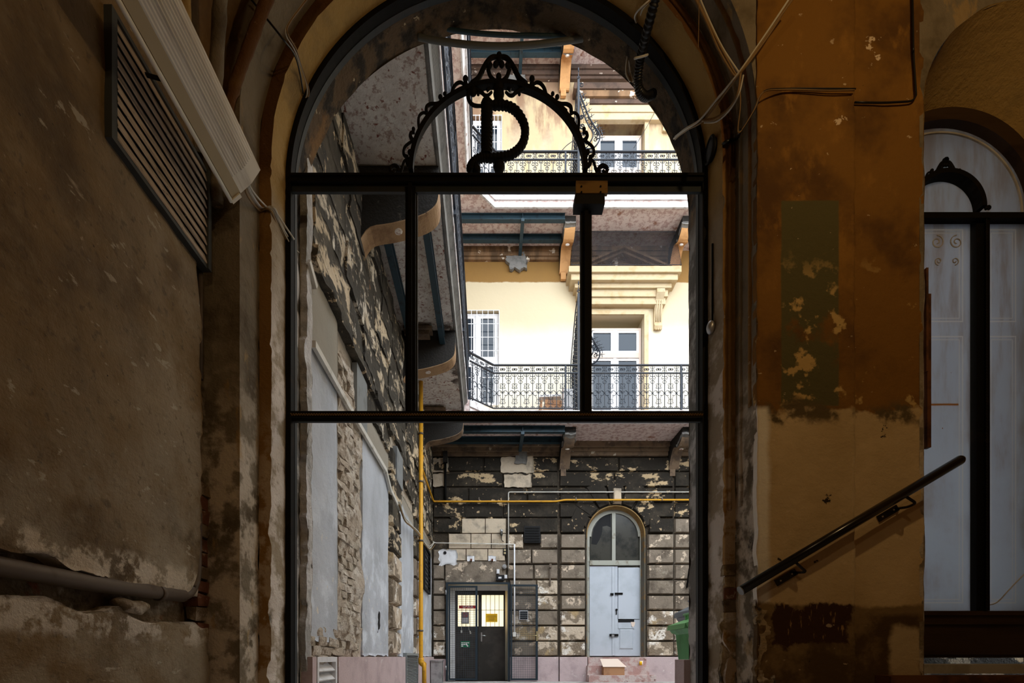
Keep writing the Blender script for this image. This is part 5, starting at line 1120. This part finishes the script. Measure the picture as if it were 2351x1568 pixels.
# bins by the right jamb
def bin_(lab, x, y, h, mb_, ml, s=1):
    t = thing('wheelie_bin', lab, 'bin', (x, y, GZ))
    def sec(z, a, b, c): return [(x - a, y - c, z), (x + b, y - c, z), (x + b, y + c, z), (x - a, y + c, z)]
    obj('body', MB().loft([sec(GZ + .08, .20, .26, .22), sec(GZ + h * .80, .27, .30, .27), sec(GZ + h * .86, .33, .31, .30)], sm=False, closed=True), mb_, t)
    obj('rim', MB().loft([sec(GZ + h * .82, .31, .32, .30), sec(GZ + h * .86, .34, .32, .31), sec(GZ + h * .87, .30, .30, .28)], sm=False, closed=True), mb_, t)
    obj('lid', MB().prism([(x - .38, y - .30, GZ + h * .86), (x - .37, y - .30, GZ + h * .92), (x - .05, y - .30, GZ + h * 1.03), (x + .34, y - .30, GZ + h * 1.02), (x + .34, y - .30, GZ + h * .90)], (0, .60, 0)), ml, t)
    obj('lid_rib', MB().obox((x - .36, y - .31, GZ + h * .90), (x - .06, y - .31, GZ + h * 1.0), .02, .05), ml, t)
    obj('handle', MB().cyl((x - .16, y - .25, GZ + h * 1.06), (x - .16, y + .25, GZ + h * 1.06), .018, 8).box(x - .17, x - .13, y - .2, y - .17, GZ + h * .97, GZ + h * 1.06).box(x - .17, x - .13, y + .17, y + .2, GZ + h * .97, GZ + h * 1.06), ml, t)
    obj('bracket', MB().box(x - .12, x - .02, y - .30, y - .27, GZ + h * .60, GZ + h * .85), mb_, t)
    for sy in (-1, 1): obj('wheel', MB().cyl((x + .24, y + sy * .20, GZ + .1), (x + .24, y + sy * .27, GZ + .1), .1, 16), 'black_plastic', t)
    return t
bin_('green wheelie bin with sloping lid just outside the right jamb', 2.90, 6.5, 1.08, 'bin_green', 'bin_lid')
bin_('dark grey wheelie bin half hidden behind the green one', 3.42, 7.6, 1.38, 'bin_dark', 'bin_dark')
struct('trim_11', MB().box(1.40, 1.50, 3.45, 3.62, GZ, -.02), 'plinth_pink')
# ---------------------------------------------------------------- windows and doors of the upper floors
def casement(name, x0, x1, z0, z1, y, zt, m, glass, lights=2, grid=None, leaf_bottom=None):
    t = sempty(name, ((x0 + x1) / 2, y, z0)); w_ = .05
    f_ = MB().box(x0, x0 + w_, y, y + .06, z0, z1).box(x1 - w_, x1, y, y + .06, z0, z1).box(x0 + w_, x1 - w_, y, y + .06, z1 - w_, z1).box(x0 + w_, x1 - w_, y, y + .06, z0, z0 + w_).box(x0 + w_, x1 - w_, y - .02, y + .06, zt - .06, zt + .06)
    obj('frame', f_, 'door_beige' if leaf_bottom else m, t); xm = (x0 + x1) / 2
    for a, b in ((z0 + w_, zt - .06), (zt + .06, z1 - w_)):
        obj('mullion', MB().box(xm - .035, xm + .035, y - .01, y + .05, a, b), m, t)
        for c, d_ in ((x0 + w_, xm - .035), (xm + .035, x1 - w_)):
            s = obj('sash', MB().box(c, c + .055, y + .005, y + .045, a, b).box(d_ - .055, d_, y + .005, y + .045, a, b).box(c + .055, d_ - .055, y + .005, y + .045, b - .055, b).box(c + .055, d_ - .055, y + .005, y + .045, a, a + (.055 if leaf_bottom is None or a > z0 + .1 else leaf_bottom)), m, t)
            obj('pane', MB().box(c + .05, d_ - .05, y + .025, y + .03, a + .05, b - .05), glass if a < zt else glass, t)
    obj('backing', MB().box(x0, x1, y + .25, y + .26, z0, z1), 'black_plastic', t)
    if grid:
        g_ = thing('window_grille', grid, 'grille', ((x0 + x1) / 2, BY - .03, z0))
        nx = 8
        for i in range(nx + 1): obj('bar', MB().box(x0 + (x1 - x0) * i / nx - .006, x0 + (x1 - x0) * i / nx + .006, BY - .05, BY - .038, z0, z1), 'white_paint', g_)
        for i in range(8): obj('bar', MB().box(x0, x1, BY - .038, BY - .028, z0 + (z1 - z0) * i / 7 - .006, z0 + (z1 - z0) * i / 7 + .006), 'white_paint', g_)
    return t
casement('window_2', -.76, .26, 5.80, 7.96, 11.22, 6.85, 'white_paint', 'glass_sky', grid='white bar grille over the left window of the first floor')
casement('window_3', -.36, .32, 10.3, 12.44, 11.22, 11.5, 'white_paint', 'glass_sky', grid='white bar grille over the left window of the second floor')
door_3 = casement('door_3', 2.35, 3.57, 5.15, 7.66, 11.27, 7.02, 'white_paint', 'glass_sky', leaf_bottom=.25)
casement('door_4', 2.52, 3.58, 9.6, 12.15, 11.27, 11.3, 'white_paint', 'glass_sky', leaf_bottom=.25)
for x0, x1, z0, z1 in ((2.33, 3.59, 5.15, 7.86), (2.50, 3.60, 9.6, 12.35)):
    struct('trim_%d' % (12 if z0 < 6 else 13), MB().box(x0 - .10, x0, BY - .05, BY, z0, z1 + .1).box(x1, x1 + .10, BY - .05, BY, z0, z1 + .1).box(x0, x1, BY - .05, BY, z1, z1 + .1), 'cream_trim')
for k in range(4):
    obj('slat', MB().box(2.46, 3.46, 11.315, 11.335, 5.32 + k * .14, 5.42 + k * .14), 'metal_grey', door_3)
def corbel(parent, x, z1, h, m):
    w2 = .09; pts = [(x - w2, BY, z1 - h), (x - w2, BY - .06, z1 - h), (x - w2, BY - .09, z1 - h + .06), (x - w2, BY - .06, z1 - h + .13), (x - w2, BY - .09, z1 - h * .5), (x - w2, BY - .17, z1 - .18), (x - w2, BY - .26, z1 - .08), (x - w2, BY - .26, z1), (x - w2, BY, z1)]
    c = obj('corbel', MB().prism(pts, (2 * w2, 0, 0)), m, parent)
    for i in (-1, 0, 1): obj('flute', MB().tube([(x + i * .05, BY - .072, z1 - h + .16), (x + i * .05, BY - .10, z1 - h * .5), (x + i * .05, BY - .175, z1 - .2)], .016, 6), m, c)
    for i in (-1, 0, 1): obj('drop', MB().ball((x + i * .05, BY - .07, z1 - h - .015), .022, 6), m, c)
def hood(lab, x0, x1, z0, z1, m, corb, hh, cm, dk=1):
    t = thing('door_hood', lab, 'hood', ((x0 + x1) / 2, BY, z0)); h = z1 - z0
    for k, (a, b, o) in enumerate(((0, .22, .10), (.22, .45, .14), (.45, .6, .20), (.6, .8, .30), (.8, 1, .36))):
        obj('moulding', MB().box(x0 + .36 - o, x1 - .36 + o, BY - o * dk - .05, BY, z0 + h * a, z0 + h * b - .004), m if isinstance(m, str) else m[k], t)
    for x in corb: corbel(t, x, z0 + h * .42, hh, cm)
    return t
t = hood('cream pedimented door hood under netting on the first floor', 1.80, 4.30, 8.02, 8.68, 'cream_trim', (2.16, 3.90), .78, 'cream_trim')
ap = (3.05, 9.20)
pd = MB()
for a, b in (((1.86, 8.69), ap), (ap, (4.24, 8.69))):
    for o, hgt in ((.34, .05), (.26, .10)):
        pd.add([(a[0], BY, a[1]), (b[0], BY, b[1]), (b[0], BY, b[1] - hgt), (a[0], BY, a[1] - hgt), (a[0], BY - o, a[1]), (b[0], BY - o, b[1]), (b[0], BY - o, b[1] - hgt), (a[0], BY - o, a[1] - hgt)], [(4, 5, 6, 7), (0, 1, 5, 4), (2, 3, 7, 6), (0, 4, 7, 3), (1, 2, 6, 5)])
obj('pediment', pd, 'brown_trim', t)
obj('tympanum', MB().prism([(1.95, BY - .06, 8.69), (4.15, BY - .06, 8.69), (3.05, BY - .06, 9.12)], (0, .05, 0)), 'brown_trim', t)
hood('dirty brown and cream door hood on the second floor, right of the spiked screen', 1.95, 4.45, 12.27, 12.97, ['cream_trim', 'cream_trim', 'shaded_trim', 'brown_trim', 'shaded_trim'], (2.2, 4.10), .5, 'cream_trim', .5)
n_ = thing('pigeon_net', 'dark pigeon netting stretched over the pediment below the orange consoles', 'net', (3.0, 10.8, 8.7))
nt_ = MB(); A0, A1, B0, B1 = Vector((1.84, 10.73, 8.70)), Vector((4.30, 10.73, 8.70)), Vector((1.90, 10.62, 9.34)), Vector((4.12, 10.62, 9.34))
def NP(u, v): return (A0 + (A1 - A0) * u) * (1 - v) + (B0 + (B1 - B0) * u) * v
N = 78; K = 22
for i in range(-K, N + 1):
    a, b = i / N, (i + K) / N
    for s in (0, 1):
        u0, u1, v0, v1 = a, b, 0.0, 1.0
        if u0 < 0: v0 = -u0 / (u1 - u0); u0 = 0
        if u1 > 1: v1 = (1 - a) / (b - a); u1 = 1
        if v1 - v0 < .02: continue
        p, q = (NP(u0, v0), NP(u1, v1)) if s == 0 else (NP(1 - u0, v0), NP(1 - u1, v1))
        nt_.tube([p, q], .0035, 3, cap=False)
o = obj('net_mesh', nt_, 'net_dark', n_); o['kind'] = 'stuff'
obj('edge_cord', MB().tube([A0, A1, B1, B0], .008, 5, closed=True), 'net_dark', n_)
# odds and ends on the first floor gallery
t = thing('wooden_crate', 'reddish wooden crate with papers on it behind the first floor railing', 'crate', (1.4, 10.6, 5.15))
for k in range(4): obj('plank', MB().obox((1.18 + .015 * k, 10.45, 5.20 + k * .105), (1.56 + .015 * k, 10.50, 5.20 + k * .105), .02, .095), 'box_card', t)
obj('side', MB().box(1.56, 1.60, 10.47, 10.80, 5.16, 5.56).box(1.14, 1.18, 10.47, 10.80, 5.16, 5.56), 'box_card', t)
obj('papers', MB().prism([(1.10, 10.42, 5.60), (1.58, 10.42, 5.62), (1.62, 10.82, 5.72), (1.14, 10.82, 5.70)], (0, 0, .05)), 'sign_white', t)
t = thing('plant_box', 'white box with brown edges beside the crate behind the first floor railing', 'box', (1.78, 10.7, 5.15))
obj('carcass', MB().box(1.64, 1.86, 10.55, 10.85, 5.15, 5.85), 'white_paint', t); obj('edging', MB().box(1.625, 1.645, 10.53, 10.55, 5.15, 5.87).box(1.646, 1.88, 10.53, 10.549, 5.15, 5.30), 'box_card', t)
cable('thin wire strung across the far wall under the second floor hood', [P(1455, 340, 11), P(1480, 300, 11), P(1506, 252, 11)], .006, 'cable_black')
cable('short bent wire on the upper wall left of the spiked screen', [P(1285, 365, 11.05), P(1286, 352, 11.0), P(1300, 335, 11.0), P(1318, 322, 11.0)], .008, 'cable_black')
